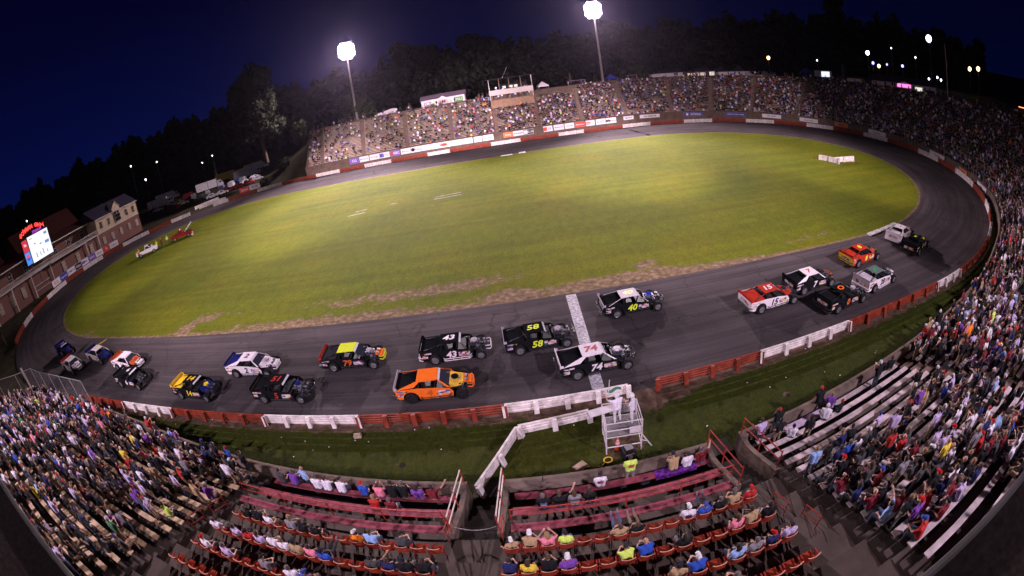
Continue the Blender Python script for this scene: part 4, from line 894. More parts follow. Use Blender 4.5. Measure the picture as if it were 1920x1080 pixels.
def car_parts():
    Pm = {}
    def arch(cx, r, z0, n=9): return [(cx + r * math.cos(pi * i / (n - 1)), z0 + r * math.sin(pi * i / (n - 1))) for i in range(n)]
    side = [(-2.12, .32), (-2.16, .98), (-.85, 1.0), (.2, .93), (1.0, .80), (1.18, .55), (1.1, .22), (-.78, .22)] + [p for p in arch(-1.28, .47, .33)][0:] + [(-1.76, .32)]
    for nm, y in (('near', -1), ('far', 1)):
        mb = MB(); mb.prism([(x, y * .93, z) for x, z in side], (0, -y * .03, 0)); Pm['side_panel_' + nm] = mb.mesh('side_panel', M_PAINT)
    mb = MB(); mb.box((-2.13, 0, .66), (.03, 1.8, .6)); Pm['tail_panel'] = mb.mesh('tail_panel', M_PAINT)
    mb = MB(); mb.prism([(-2.12, -.9, .95), (-.95, -.9, .975), (-.95, .9, .975), (-2.12, .9, .95)], (0, 0, .02)); Pm['rear_deck'] = mb.mesh('rear_deck', M_PAINT)
    mb = MB(); mb.box((-.5, 0, .3), (3.2, 1.74, .12)); mb.box((.95, 0, .52), (.06, 1.7, .5)); mb.box((-.95, 0, .6), (.06, 1.7, .6)); mb.box((-.35, -.32, .62), (.5, .5, .5)); mb.box((-.58, -.32, .95), (.12, .46, .5)); mb.box((.5, 0, .72), (.5, 1.6, .15))
    for y in (-.78, .78): mb.tube((-.75, y, .95), (-.72, y * .72, 1.240), .03, 6); mb.tube((.15, y, .9), (.3, y * .72, 1.240), .03, 6); mb.tube((-.7, y * .72, 1.220), (-1.9, y * .9, .96), .028, 6)
    mb.tube((-.72, -.56, 1.220), (-.72, .56, 1.220), .03, 6); mb.tube((-.72, -.56, 1.220), (-.75, .7, .95), .025, 6)
    Pm['cockpit'] = mb.mesh('cockpit', M_BLACK)
    mb = MB(); mb.prism([(-.85, -.58, 1.255), (.3, -.56, 1.255), (.3, .56, 1.255), (-.85, .58, 1.255)], (0, 0, .03)); mb.prism([(.3, -.56, 1.255), (.36, -.55, 1.240), (.36, .55, 1.240), (.3, .56, 1.255)], (0, 0, .03)); Pm['roof'] = mb.mesh('roof', M_PAINT)
    mb = MB()
    for y in (-1, 1):
        mb = MB(); mb.prism([(-.85, y * .58, 1.260), (-.62, y * .585, 1.260), (-1.05, y * .80, .985), (-2.0, y * .9, .985)], (0, -y * .025, 0)); Pm['pillars_c%d' % y] = mb.mesh('rear_pillar', M_PAINT)
        mb = MB(); mb.prism([(.3, y * .56, 1.265), (.38, y * .555, 1.250), (1.02, y * .86, .82), (.86, y * .85, .85)], (0, -y * .025, 0)); mb.prism([(-.62, y * .585, 1.265), (.3, y * .56, 1.265), (.32, y * .58, 1.210), (-.66, y * .60, 1.210)], (0, -y * .02, 0)); Pm['pillars_a%d' % y] = mb.mesh('front_pillar', M_PAINT)
    mb = MB()
    for y in (-1, 1):
        mb = MB(); mb.prism([(-.85, y * .58, 1.260), (-.80, y * .58, 1.260), (-1.72, y * .84, .985), (-1.8, y * .85, .985)], (0, -y * .02, 0)); Pm['thin_c%d' % y] = mb.mesh('rear_pillar', M_PAINT)
        mb = MB(); mb.prism([(.3, y * .56, 1.265), (.35, y * .555, 1.250), (1.0, y * .86, .82), (.94, y * .85, .83)], (0, -y * .02, 0)); Pm['thin_a%d' % y] = mb.mesh('front_pillar', M_PAINT)
    mb = MB(); mb.prism([(.36, -.5, 1.220), (.36, .5, 1.220), (.98, .74, .84), (.98, -.74, .84)], (.02, 0, .01)); Pm['glass'] = mb.mesh('windscreen', M_GLASS)
    mb = MB(); mb.prism([(.37, -.54, 1.252), (.37, .54, 1.252), (.47, .58, 1.17), (.47, -.58, 1.17)], (.012, 0, .012)); Pm['visor'] = mb.mesh('visor_strip', M_SILV)
    mb = MB(); mb.box((1.25, 0, .62), (.75, .5, .34)); mb.box((1.3, -.3, .72), (.62, .12, .12)); mb.box((1.3, .3, .72), (.62, .12, .12))
    for y in (-1, 1):
        for i in range(4): mb.tube((1.02 + i * .16, y * .27, .62), (1.0 + i * .14, y * .48, .45), .028, 6)
        mb.bar((.95, y * .42, .42), (2.05, y * .36, .42), .07, .1); mb.tube((1.62, y * .3, .5), (1.62, y * .85, .36), .03, 6); mb.tube((1.45, y * .3, .42), (1.66, y * .85, .32), .025, 6); mb.tube((1.7, y * .33, .72), (1.65, y * .66, .42), .045, 7)
    mb.box((1.95, 0, .58), (.1, .62, .36)); mb.tube((.95, -.42, .82), (1.9, -.36, .62), .025, 6); mb.tube((.95, .42, .82), (1.9, .36, .62), .025, 6); mb.ball((.85, .35, .9), (.12, .1, .1)); mb.box((1.6, .0, .66), (.2, .35, .12))
    for i in range(3): mb.box((1.08 + .2 * i, -.13, .83), (.12, .1, .1), mi=1); mb.box((1.08 + .2 * i, .13, .82), (.1, .12, .08), mi=1)
    mb.tube((1.62, -.12, .72), (1.95, -.16, .72), .05, 7, mi=1); mb.box((1.9, .2, .74), (.14, .2, .1), mi=1); mb.box((1.5, -.42, .70), (.2, .14, .1), mi=1); mb.box((1.15, .40, .7), (.3, .14, .1), mi=1)
    Pm['engine'] = mb.mesh('engine', [M_ENG, M_CHROME])
    mb = MB(); mb.tube((1.28, 0, .86), (1.28, 0, .97), .2, 14); mb.tube((1.28, 0, .97), (1.28, 0, 1.0), .07, 8); Pm['air'] = mb.mesh('air_cleaner', [M_PAINT], False)
    mb = MB(); mb.prism([(.98, -.62, .84), (1.75, -.42, .74), (1.75, .42, .74), (.98, .62, .84)], (0, 0, .03)); mb.prism([(.98, -.62, .6), (1.75, -.42, .55), (1.75, -.42, .75), (.98, -.62, .85)], (0, .02, 0)); mb.prism([(.98, .62, .6), (1.75, .42, .55), (1.75, .42, .75), (.98, .62, .85)], (0, -.02, 0)); Pm['hood'] = mb.mesh('bonnet', M_PAINT)
    mb = MB(); mb.prism([(1.76, -.42, .74), (2.2, -.36, .62), (2.2, .36, .62), (1.76, .42, .74)], (0, 0, .03)); mb.prism([(2.2, -.36, .3), (2.2, .36, .3), (2.22, .36, .64), (2.22, -.36, .64)], (.02, 0, 0)); Pm['nose'] = mb.mesh('nose_panel', M_PAINT)
    mb = MB(); 
    for z in (.36, .6): mb.path([(1.95, -.4, z), (2.22, -.46, z), (2.3, -.3, z), (2.3, .3, z), (2.22, .46, z), (1.95, .4, z)], .03, 6)
    for y in (-.3, .3): mb.tube((2.3, y, .36), (2.3, y, .6), .025, 6)
    Pm['fbump'] = mb.mesh('front_bumper', M_BAR)
    mb = MB()
    for z in (.38, .58): mb.path([(-2.05, -.98, z), (-2.3, -.85, z), (-2.3, .85, z), (-2.05, .98, z)], .032, 6)
    for y in (-.6, 0, .6): mb.tube((-2.3, y, .38), (-2.3, y, .58), .025, 6)
    Pm['rbump'] = mb.mesh('rear_bumper', M_BAR)
    for nm, y in (('near', -1), ('far', 1)):
        mb = MB(); 
        for z in (.26, .40): mb.path([(-.72, y * .93, z), (-.66, y * 1.06, z), (.92, y * 1.06, z), (1.12, y * .85, z + .1)], .026, 6)
        for x in (-.6, -.1, .4, .9): mb.tube((x, y * 1.06, .26), (x, y * 1.06, .40), .022, 5)
        Pm['nerf_' + nm] = mb.mesh('side_bar', M_BAR)
    mb = MB(); mb.box((-2.16, 0, 1.1), (.03, 1.84, .2)); mb.box((-2.1, -.9, 1.05), (.2, .02, .18)); mb.box((-2.1, .9, 1.05), (.2, .02, .18)); Pm['spoiler'] = mb.mesh('spoiler', M_PAINT)
    def tyre(r, w):
        mb = MB(); n = 22; pr = [(-w / 2, r * .62), (-w / 2, r * .93), (-w / 2 * .8, r), (w / 2 * .8, r), (w / 2, r * .93), (w / 2, r * .62)]; vs = []
        for i in range(n):
            a = 2 * pi * i / n; vs += [(q * math.cos(a), y, q * math.sin(a)) for y, q in pr]
        k = len(pr); mb.add(vs, [(i * k + j, i * k + j + 1, ((i + 1) % n) * k + j + 1, ((i + 1) % n) * k + j) for i in range(n) for j in range(k - 1)]); return mb.mesh('tyre', M_TYRE, True)
    def rim(r, w):
        mb = MB(); mb.tube((0, -w * .32, 0), (0, w * .32, 0), r * .56, 16)
        for y in (-1, 1):
            for i in range(16):
                a, b = 2 * pi * i / 16, 2 * pi * (i + 1) / 16
                mb.add([(q * math.cos(t), y * w * yy, q * math.sin(t)) for t in (a, b) for q, yy in ((r * .56, .46), (r * .64, .5))], [(0, 1, 3, 2)])
            mb.tube((0, y * w * .3, 0), (0, y * w * .42, 0), r * .16, 8)
            for i in range(5): a = 2 * pi * i / 5; mb.bar((0, y * w * .36, 0), (r * .55 * math.cos(a), y * w * .36, r * .55 * math.sin(a)), .09, .03, up=(0, 1, 0))
        return mb.mesh('rim', [M_RIM])
    Pm['tyre_f'], Pm['tyre_r'], Pm['rim_f'], Pm['rim_r'] = tyre(.335, .28), tyre(.36, .36), rim(.335, .28), rim(.36, .36)
    mb = MB(); mb.box((.62, -.948, .58), (.72, .006, .3)); Pm['stick'] = mb.mesh('sponsor_stickers', M_STICK)
    mb = MB(); mb.box((-1.72, -.948, .86), (.6, .006, .1)); mb.box((-1.86, -.948, .62), (.34, .006, .2)); Pm['stick2'] = mb.mesh('sponsor_stickers', M_STICK)
    mb = MB(); mb.box((-2.15, 0, .72), (.006, 1.1, .22)); Pm['tailtext'] = mb.mesh('tail_lettering', M_STICK)
    return Pm
CP_ = car_parts()
C0 = {'white': (.74, .66, .70), 'black': (.010, .010, .012), 'orange': (.85, .16, .02), 'yellow': (.80, .52, .03), 'lime': (.70, .80, .05), 'red': (.42, .035, .02), 'navy': (.015, .02, .14), 'blue': (.03, .05, .40), 'silver': (.42, .36, .42), 'green': (.03, .30, .10), 'dgreen': (.10, .13, .12), 'rust': (.50, .10, .03), 'gold': (.8, .45, .05), 'pink': (.7, .35, .4), 'dark': (.03, .03, .035)}
NUMM = {k: mat('number_' + k, v, .4, .05, 5.) for k, v in C0.items()}
def race_car(x, y, h, label, body, roof, deck, tail, num=None, ncol='white', rnum=None, rcol_='white', hood=None, nose=None, bars='dark', fb=None, rb=None, pill='thin', air='dark', rim=True, pcol=None, visor=True, nside=None, glass=False, spo=None, stick=True, z=.01, sc=1.0):
    e = empty('race_car', (x, y, z), h, label, 'race car', 'racing cars on the track'); e.scale = (sc, sc, sc)
    P_ = lambda k, c=None, n=None: link(n or CP_[k].name.split('.')[0], CP_[k], e, None, 0, C0[c] if c else None)
    P_('side_panel_near', body); P_('side_panel_far', body); P_('tail_panel', tail); P_('rear_deck', deck); P_('cockpit'); P_('roof', roof)
    for k in ('c-1', 'c1', 'a-1', 'a1'): P_(('pillars_' if pill == 'full' else 'thin_') + k, pcol or roof)
    if visor: P_('visor')
    if glass: P_('glass')
    P_('engine')
    if hood: P_('hood', hood)
    P_('air', air)
    if nose: P_('nose', nose)
    P_('fbump', fb or bars); P_('rbump', rb or bars); P_('nerf_near', bars); P_('nerf_far', bars); P_('spoiler', spo or deck)
    if stick: P_('stick'); P_('stick2'); P_('tailtext')
    for ax, yy, k in ((1.62, .93, 'f'), (-1.28, .86, 'r')):
        for sy in (-1, 1):
            w = empty('wheel', (ax, sy * yy, .335 if k == 'f' else .36)); w.parent = e
            link('tyre', CP_['tyre_' + k], w); r = link('rim', CP_['rim_' + k], w)
            if not rim: r.material_slots[0].link = 'OBJECT'; r.material_slots[0].material = M_RIMD
    if num:
        text('door_number', num, .62, NUMM[ncol], e, (-.2, -.945, .60), (R(90), 0, 0), ext=.004, bold=.018, shear=.2, sx=1.05)
    if rnum: text('roof_number', rnum, .74, NUMM[rcol_], e, (-.28, 0, 1.295), (0, 0, 0), ext=.004, bold=.02, shear=.15, sx=1.05)
    if nside: text('quarter_lettering', nside, .2, NUMM['white'], e, (-1.55, -.945, .84), (R(90), 0, 0), ext=.003)
    return e
CARS = [
    (-44.7, -36.9, -.22, 'dark navy blue race car, last in line coming out of the scoreboard bend', 'navy', 'navy', 'navy', 'navy', dict(hood='navy', nose='navy', rnum='7', air='navy')),
    (-34.5, -37.6, -.12, 'blue and white race car with yellow roof number beside the yellow track marking', 'white', 'white', 'navy', 'navy', dict(hood='navy', nose='navy', rnum='7', rcol_='yellow', num='7', ncol='yellow', air='navy', fb='navy')),
    (-27.4, -38.7, -.04, 'white race car with orange bonnet and rear, ahead of the blue and white car', 'white', 'white', 'rust', 'rust', dict(hood='rust', nose='white', num='16', ncol='black', pill='full', fb='white', glass=True, air='rust')),
    (-38.1, -40.0, -.16, 'white and red race car half hidden behind the chain link fence', 'white', 'white', 'red', 'white', dict(hood='white', nose='white', rnum='1', rcol_='red', glass=True, pill='full', air='white')),
    (-24.1, -41.3, -.04, 'black race car with white number 6 on roof and door', 'black', 'black', 'black', 'black', dict(num='6', ncol='white', rnum='6', rcol_='white', visor=True)),
    (-14.9, -42.1, -.05, 'black and yellow race car with yellow rear deck and number 14', 'black', 'black', 'yellow', 'yellow', dict(num='14', ncol='yellow', rnum='14', rcol_='yellow', hood='navy', air='yellow', rim=True)),
    (-10.8, -39.1, .02, 'white race car with black number 2 on roof and door', 'white', 'white', 'navy', 'white', dict(num='2', ncol='black', rnum='2', rcol_='black', hood='white', nose='white', fb='white', pill='full', glass=True, air='silver')),
    (-6.7, -42.1, .0, 'black race car with red number 51 on the roof and white windscreen strip', 'black', 'black', 'black', 'black', dict(num='5', ncol='red', rnum='51', rcol_='red', nside='RACE', air='navy')),
    (-2.5, -38.7, .03, 'black race car with pale yellow roof, orange nose and red number 79', 'black', 'lime', 'dark', 'red', dict(num='79', ncol='rust', nose='orange', fb='lime', bars='dark', pcol='black', pill='thin', air='silver', hood=None, spo='red', glass=True)),
    (3.6, -42.5, .03, 'orange race car with orange bonnet and nose and striped rear quarter', 'orange', 'orange', 'black', 'dark', dict(hood='gold', nose='orange', fb='orange', pill='full', glass=True, num='4', ncol='rust', spo='silver', air='black', rim=False)),
    (4.6, -38.8, .03, 'black race car with white number 43 and white side bars', 'black', 'black', 'black', 'black', dict(num='43', ncol='white', rnum='43', rcol_='white', bars='white', air='silver')),
    (9.9, -38.9, .06, 'black race car with bright yellow number 58 on roof and door', 'black', 'black', 'black', 'black', dict(num='58', ncol='lime', rnum='58', rcol_='lime', air='silver', spo='silver')),
    (12.9, -42.2, .06, 'white race car with white number 74 crossing the finish line, red number on its roof', 'black', 'white', 'black', 'black', dict(num='74', ncol='white', rnum='74', rcol_='red', pill='full', air='white', spo='white', bars='dark')),
    (16.6, -36.5, .02, 'black race car with yellow number 40 and white and yellow roof, past the finish line', 'black', 'white', 'black', 'black', dict(num='40', ncol='lime', rnum='40', rcol_='lime', air='blue', spo='silver', hood=None)),
    (26.0, -39.7, .04, 'white race car with red deck, roof and bonnet and black number 15', 'white', 'red', 'red', 'white', dict(num='15', ncol='black', rnum='15', rcol_='white', hood='red', air='dark', bars='dark')),
    (30.4, -38.9, .03, 'black race car with white roof and pillars and orange nose, beside the number 15 car', 'black', 'white', 'black', 'black', dict(pill='full', nose='rust', hood=None, num='7', ncol='white', rnum='7', rcol_='rust', glass=False)),
    (31.1, -42.2, .10, 'black race car with orange patches on roof and door, closest to the far red barrier', 'black', 'black', 'black', 'black', dict(num='0', ncol='orange', rnum='O', rcol_='orange', air='silver')),
    (37.7, -37.4, .10, 'red race car with yellow roof number and yellow tail panel', 'red', 'red', 'red', 'yellow', dict(num='8', ncol='lime', rnum='8', rcol_='lime', hood='rust', nose='rust')),
    (35.9, -41.3, .14, 'silver and white race car with green roof', 'white', 'dgreen', 'silver', 'silver', dict(num='28', ncol='black', rnum='A', rcol_='green', nose='white', hood=None, rb='white', bars='white', pcol='dgreen')),
    (45.85, -35.7, .30, 'white race car with red roof patch, entering the grandstand bend on the inside', 'white', 'white', 'white', 'white', dict(rnum='-', rcol_='red', hood='pink', nose='white', pill='full', rb='white', num='3', ncol='red')),
    (45.4, -38.4, .30, 'black race car with bright yellow stripes, leading beside the white car', 'black', 'black', 'black', 'black', dict(rnum='=', rcol_='lime', hood='lime', num='1', ncol='lime', rb='dark')),
]
for x, y, h, l, b, r, d, t, kw in CARS: race_car(x, y, h, l, b, r, d, t, **kw)

# recovery trucks on the left of the infield
def truck(x, y, h, label, col, cat, crane):
    e = empty('pickup_truck' if not crane else 'wrecker_truck', (x, y, .16), h, label, cat)
    mb = MB(); mb.prism([(-2.6, -.95, .45), (2.5, -.95, .45), (2.6, -.95, .8), (2.5, -.95, 1.02), (1.2, -.95, 1.1), (-2.6, -.95, 1.1)], (0, 1.9, 0)); b = mb.build('body', M_PAINT, e); b.color = col + (1,)
    mb = MB(); mb.prism([(-.35, -.85, 1.1), (1.15, -.85, 1.1), (.55, -.78, 1.75), (-.25, -.78, 1.75)], (0, 1.65, 0)); b = mb.build('cab', M_PAINT, e); b.color = col + (1,)
    mb = MB(); mb.prism([(1.14, -.78, 1.14), (1.14, .78, 1.14), (.58, .7, 1.7), (.58, -.7, 1.7)], (.03, 0, .02))
    mb.build('windscreen', M_GLASS, e)
    for sy in (-1, 1):
        mb = MB(); mb.prism([(-.2, sy * .86, 1.2), (.95, sy * .86, 1.2), (.5, sy * .80, 1.66), (-.15, sy * .80, 1.66)], (0, sy * .01, 0)); mb.build('side_window', M_GLASS, e)
    mb = MB(); mb.box((-1.5, 0, 1.11), (1.9, 1.5, .02)); mb.build('bed_floor', M_BLACK, e); mb = MB(); mb.box((2.6, 0, .62), (.06, 1.5, .3)); mb.build('grille', M_BLACK, e)
    for ax in (1.65, -1.6):
        for sy in (-1, 1):
            w = empty('wheel', (ax, sy * .86, .37)); w.parent = e; t_ = link('tyre', CP_['tyre_r'], w); link('rim', CP_['rim_r'], w)
    if crane:
        mb = MB(); mb.bar((-.9, 0, 1.1), (-2.9, 0, 2.6), .25, .2); mb.bar((-.9, -.5, 1.1), (-1.3, -.1, 1.6), .12, .12); mb.bar((-.9, .5, 1.1), (-1.3, .1, 1.6), .12, .12); mb.build('crane_boom', M_WHITE, e)
        mb = MB(); mb.box((.1, 0, 1.83), (.25, 1.1, .12)); mb.build('light_bar', M_SILV, e)
    return e
truck(-62.0, .9, R(43), 'white pickup truck parked on the left of the infield', (.74, .68, .70), 'truck', False)
truck(-57.2, 8.4, R(215), 'dark red wrecker truck with white crane boom on the left of the infield', (.25, .02, .02), 'wrecker', True)
G2 = 'track crew on the infield'
for x, y, k, c, h, l in [(-63.0, -.6, 'stand_bend', 'yellow', 'cap', 'crew member in yellow bending behind the white pickup'), (-62.6, -1.4, 'stand_easy', 'orange', 'short', 'crew member in orange behind the white pickup tailgate'), (-60.9, 3.4, 'stand_easy', 'yellow', 'cap', 'crew member in yellow at the front of the white pickup'), (-61.4, 2.2, 'stand_hips', 'white', 'cap', 'crew member in white beside the white pickup cab'), (-60.3, 4.4, 'stand_phone', 'maroon', 'cap', 'crew member in maroon between the pickup and the wrecker'), (-59.9, 6.2, 'stand_easy', 'yellow', 'short', 'crew member in yellow just left of the red wrecker'), (-59.4, 5.6, 'stand_hips', 'lime', 'cap', 'crew member in pale yellow standing left of the red wrecker')]:
    person(Vector((x, y, .16)), random.uniform(0, 6), k if k in BODY else 'stand_walk', c, h, '', G2, l)
# ------------------------------------------------------------------ flag stand and small things on the verge
M_WM = mat('white_metal', (.58, .52, .54), .45, .15, 3.)
M_DECK = mat('deck_mesh', (.20, .18, .18), .7, .3, 12.)
fx, fy, fa = 12.85, -48.65, R(-4)
fs = empty('flag_stand', (fx, fy, 0), fa, 'white metal flag stand on legs between the barrier and the parapet', 'flag stand')
X0, X1, Y0, Y1, ZP, ZR = -.75, .85, -.62, .75, 1.2, 2.05
for x, y in ((X0, Y0), (X1, Y0), (X0, Y1), (X1, Y1)):
    mb = MB(); mb.tube((x, y, 0), (x, y, ZR), .036, 8); mb.build('leg', M_WM, fs)
mb = MB(); mb.tube((X1, Y0, 1.1), (X1 + .55, Y0 + .1, 0), .035, 6); mb.tube((X1, Y0, .7), (X1 + .28, Y0 + .05, .5), .025, 6); mb.build('brace', M_WM, fs)
for z in (ZP - .04, .5): mb = MB(); mb.path([(X0, Y0, z), (X1, Y0, z), (X1, Y1, z), (X0, Y1, z), (X0, Y0, z)], .027, 6); mb.build('frame', M_WM, fs)
mb = MB(); mb.box(((X0 + X1) / 2, (Y0 + Y1) / 2, ZP), (X1 - X0 - .1, Y1 - Y0 - .1, .04)); mb.build('deck', M_DECK, fs)
mb = MB()
for z in (ZR, ZR - .45): mb.path([(X0, Y1, z), (X0, Y0, z), (X1, Y0, z), (X1, Y1, z)], .027, 6); 
mb.tube((X0, Y1, ZR), (X1, Y1, ZR), .035, 6)
mb.build('railing', M_WM, fs)
mb = MB(); mb.box((X0 - .1, Y1 - .45, ZR + .03), (1.15, .45, .05), rz=R(12)); mb.build('flag_shelf', M_WM, fs)
mb = MB(); mb.box(((X0 + X1) / 2 + .15, Y1 + .02, ZP + .42), (1.2, .03, .55)); mb.build('front_panel', M_GALV, fs)
mb = MB(); mb.box((X1 - .3, Y0 + .02, ZP + .25), (.5, .03, .4)); mb.build('side_panel', M_WM, fs)
G3 = 'flagmen on the flag stand'
def fp(x, y, z): c, s = math.cos(fa), math.sin(fa); return Vector((fx + x * c - y * s, fy + x * s + y * c, z))
a = person(fp(-.12, .30, ZP + .02), fa + .35, 'stand_flag', 'white', 'helmet', '', G3, 'flagman in white with white helmet leaning out with the flag', 1.0, (.74, .7, .72))
b = person(fp(.55, .15, ZP + .02), fa + 1.2, 'stand_phone', 'white', 'helmet', '', G3, 'flagman in white with white helmet standing without a flag', 1.0, (.74, .7, .72))
M_WTROU = mat('white_trousers', (.66, .6, .64), .8, .15, 9.)
for o in (a, b):
    o.material_slots[2].link = 'OBJECT'; o.material_slots[2].material = M_WTROU
    me, J = BODY['stand_flag']; mb = MB(); mb.box((0, .13, 1.40), (.22, .03, .26)); mb.build('chest_pack', M_BLACK, o)
fl = MB(); n = 8
vs = []
for i in range(n + 1):
    for j in range(2): vs.append((i * .085, -.05 * math.sin(i * .9) - .02 * j, .0 - .45 * j - .03 * i))
fl.add(vs, [(2 * i, 2 * i + 1, 2 * i + 3, 2 * i + 2) for i in range(n)])
M_GFLAG = mat('green_flag_cloth', (.02, .14, .08), .8, .2, 8.)
fe = empty('flag', fp(-.45, .85, ZP + 1.42), fa, 'dark green flag on a white stick held out over the barrier', 'flag')
fb_ = fl.build('cloth', M_GFLAG, fe); fb_.rotation_euler = (R(70), 0, 0)
mb = MB(); mb.tube((0, -.1, -.1), (.12, .25, .55), .018, 6); mb.build('stick', M_WM, fe)
# cone, boxes, cable
cn = empty('traffic_cone', (12.62, -49.0, .03), 0, 'orange traffic cone with white bands under the flag stand', 'traffic cone')
M_CONE = mat('cone_orange', (.75, .10, .02), .5, .15, 6.)
mb = MB(); mb.tube((0, 0, .03), (0, 0, .75), .16, 14, r2=.035); mb.build('cone', M_CONE, cn, True); mb = MB(); mb.box((0, 0, .015), (.38, .38, .03)); mb.build('base', M_BLACK, cn)
mb = MB(); mb.tube((0, 0, .42), (0, 0, .53), .098, 14, r2=.078); mb.tube((0, 0, .6), (0, 0, .66), .068, 14, r2=.056); mb.build('band', M_WM, cn)
bx = empty('equipment_case', (12.98, -49.55, .03), R(8), 'black equipment case with grey lid beside the traffic cone', 'case')
mb = MB(); mb.box((0, 0, .25), (.55, .5, .5)); mb.build('case_body', M_BLACK, bx); mb = MB(); mb.box((.05, .05, .53), (.36, .32, .05)); mb.build('lid', M_DECK, bx); mb = MB(); mb.tube((-.2, -.27, .35), (.2, -.27, .35), .02, 6); mb.build('handle', M_DECK, bx)
M_CABLE = mat('yellow_cable', (.60, .36, .04), .6, .15, 8.)
mb = MB()
for r in (.17, .19, .21, .20): 
    z = .04 + r * .2; mb.path([(12.05 + r * math.cos(t), -49.6 + r * .95 * math.sin(t), z) for t in np.linspace(0, 2 * pi, 17)], .016, 5)
mb.path([(11.9, -49.7, .05), (11.7, -49.9, .05), (11.4, -49.85, .05), (11.0, -49.75, .05)], .014, 5)
tag(mb.build('cable_coil', M_CABLE), 'coil of yellow cable on the grass left of the black case', 'cable')
M_BOX = mat('beige_box', (.42, .31, .22), .7, .2, 4.)
for (x, y, rz, w, l) in ((10.75, -49.75, .55, .6, 'beige utility box lid on the grass close to the parapet, joined to the yellow cable'), (-.43, -46.2, .15, .42, 'beige utility box alone on the grass left of the diagonal fence')):
    u = empty('utility_box', (x, y, .02), rz, l, 'utility box', 'utility boxes on the grass'); mb = MB(); mb.box((0, 0, .1), (w, w * .6, .2)); mb.build('housing', M_BOX, u); mb = MB(); mb.box((0, 0, .215), (w * .9, w * .5, .03)); mb.build('lid', M_BOX, u)
M_HOLE = mat('drain_hole', (.02, .015, .012), .95, .2, 4.)
for x, y, r, l in ((2.44, -48.4, .16, 'small drain in a bare patch of the verge, left of the diagonal fence'), (22.1, -48.65, .12, 'small drain in a bare patch of the verge, near the right bleachers')):
    mb = MB(); mb.tube((x, y, .03), (x, y, .07), r, 12); tag(mb.build('drain_cover', M_HOLE), l, 'drain', 'drains in the verge')
# litter on the grass
M_LIT = mat('paper_litter', (.7, .66, .66), .8, .1, 5.); mb = MB()
for _ in range(42):
    s_ = xs(random.uniform(-20, 44)); q = fpt(s_, 0); i = ((OUT - (q.x, q.y)) ** 2).sum(1).argmin(); t = random.uniform(.1, .92); p = (q.x + (OUT[i][0] - q.x) * t, q.y + (OUT[i][1] - q.y) * t)
    mb.box((p[0], p[1], .06), (random.uniform(.03, .09), .05, .02), rz=random.uniform(0, 3))
tag(mb.build('litter', M_LIT), 'scraps of white paper scattered over the grass verge', 'litter', None, 'stuff')
# blankets and bags on the front benches
M_BLANK = mat('purple_blanket', (.16, .03, .28), .9, .8, 9.); M_SHEET = mat('pink_white_sheet', (.66, .5, .66), .9, .15, 4.)
def cover(x0, x1, d, z, w, m, name, label, cat):
    mb = MB(); s0, s1 = xs(x0), xs(x1); n = 14; vs = []
    for i in range(n + 1):
        s_ = s0 + (s1 - s0) * i / n
        for dd__, zz in ((-w / 2 - .02, -.22), (-w / 2 - .02, .012), (w / 2 + .02, .012), (w / 2 + .02, -.18)): vs.append(fpt(s_, d + dd__, z + zz + random.uniform(-.006, .012)))
    mb.add(vs, [(4 * i + a, 4 * i + a + 1, 4 * i + 4 + a + 1, 4 * i + 4 + a) for i in range(n) for a in range(3)]); tag(mb.build(name, m), label, cat)
cover(13.6, 15.4, .78, -.27 + .005, .36, M_BLANK, 'blanket', 'purple patterned blanket laid over the front maroon bench right of the gangway', 'blanket')
cover(20.0, 22.6, .25 + .5, FL0 + .43 + .005, .30, M_SHEET, 'sheet', 'pale pink sheet laid along the front bench of the right bleachers', 'sheet')
M_BAG = mat('black_bag', (.02, .02, .03), .7, .4, 9.)
for x, d, z, l in ((5.2, .7, -.7, 'black bag on the floor between the front maroon bench and the main gangway'), (13.2, .9, -.7, 'black bag standing on the floor near the person in yellow-green')):
    b_ = empty('bag', fpt(xs(x), d, z), .4, l, 'bag'); mb = MB(); mb.ball((0, 0, .2), (.24, .15, .2), 12, 8); mb.build('bag_body', M_BAG, b_, True); mb = MB(); mb.path([(-.12, 0, .36), (-.06, .0, .48), (.06, 0, .48), (.12, 0, .36)], .015, 5); mb.build('strap', M_BAG, b_)

# low kerb blocks on the inner edge of the track
M_KERB = mat('kerb_white', (.6, .55, .55), .7, .3, 4.)
for k, (x, y, rz) in enumerate([(43.5, -33.4, .12), (44.7, -33.25, .12), (45.95, -33.1, .14), (47.0, -32.95, .15), (48.2, -32.75, .18), (10.0, 31.9, .02), (13.35, 32.4, .1)]):
    l = ['kerb block on the inner edge furthest from the bend', 'second kerb block towards the bend', 'third kerb block towards the bend', 'fourth kerb block towards the bend', 'kerb block on the inner edge furthest into the bend', 'white slab on the far inner edge of the track, longer one', 'white slab on the far inner edge of the track, shorter one'][k]
    mb = MB(); w = (1.1, .45, .12) if k < 5 else ((2.6, .5, .1) if k == 5 else (1.5, .6, .14)); c = [(-w[0] / 2, -w[1] / 2, 0), (w[0] / 2, -w[1] / 2, 0), (w[0] / 2 * .9, -w[1] / 2 * .8, w[2]), (-w[0] / 2 * .9, -w[1] / 2 * .8, w[2])]
    mb.prism(c, (0, w[1], 0)); o = mb.build('kerb_block', M_KERB, None, False, (x, y, .02), rz); tag(o, 'white ' + l if k < 5 else l, 'kerb block', 'kerb blocks on the inner edge')
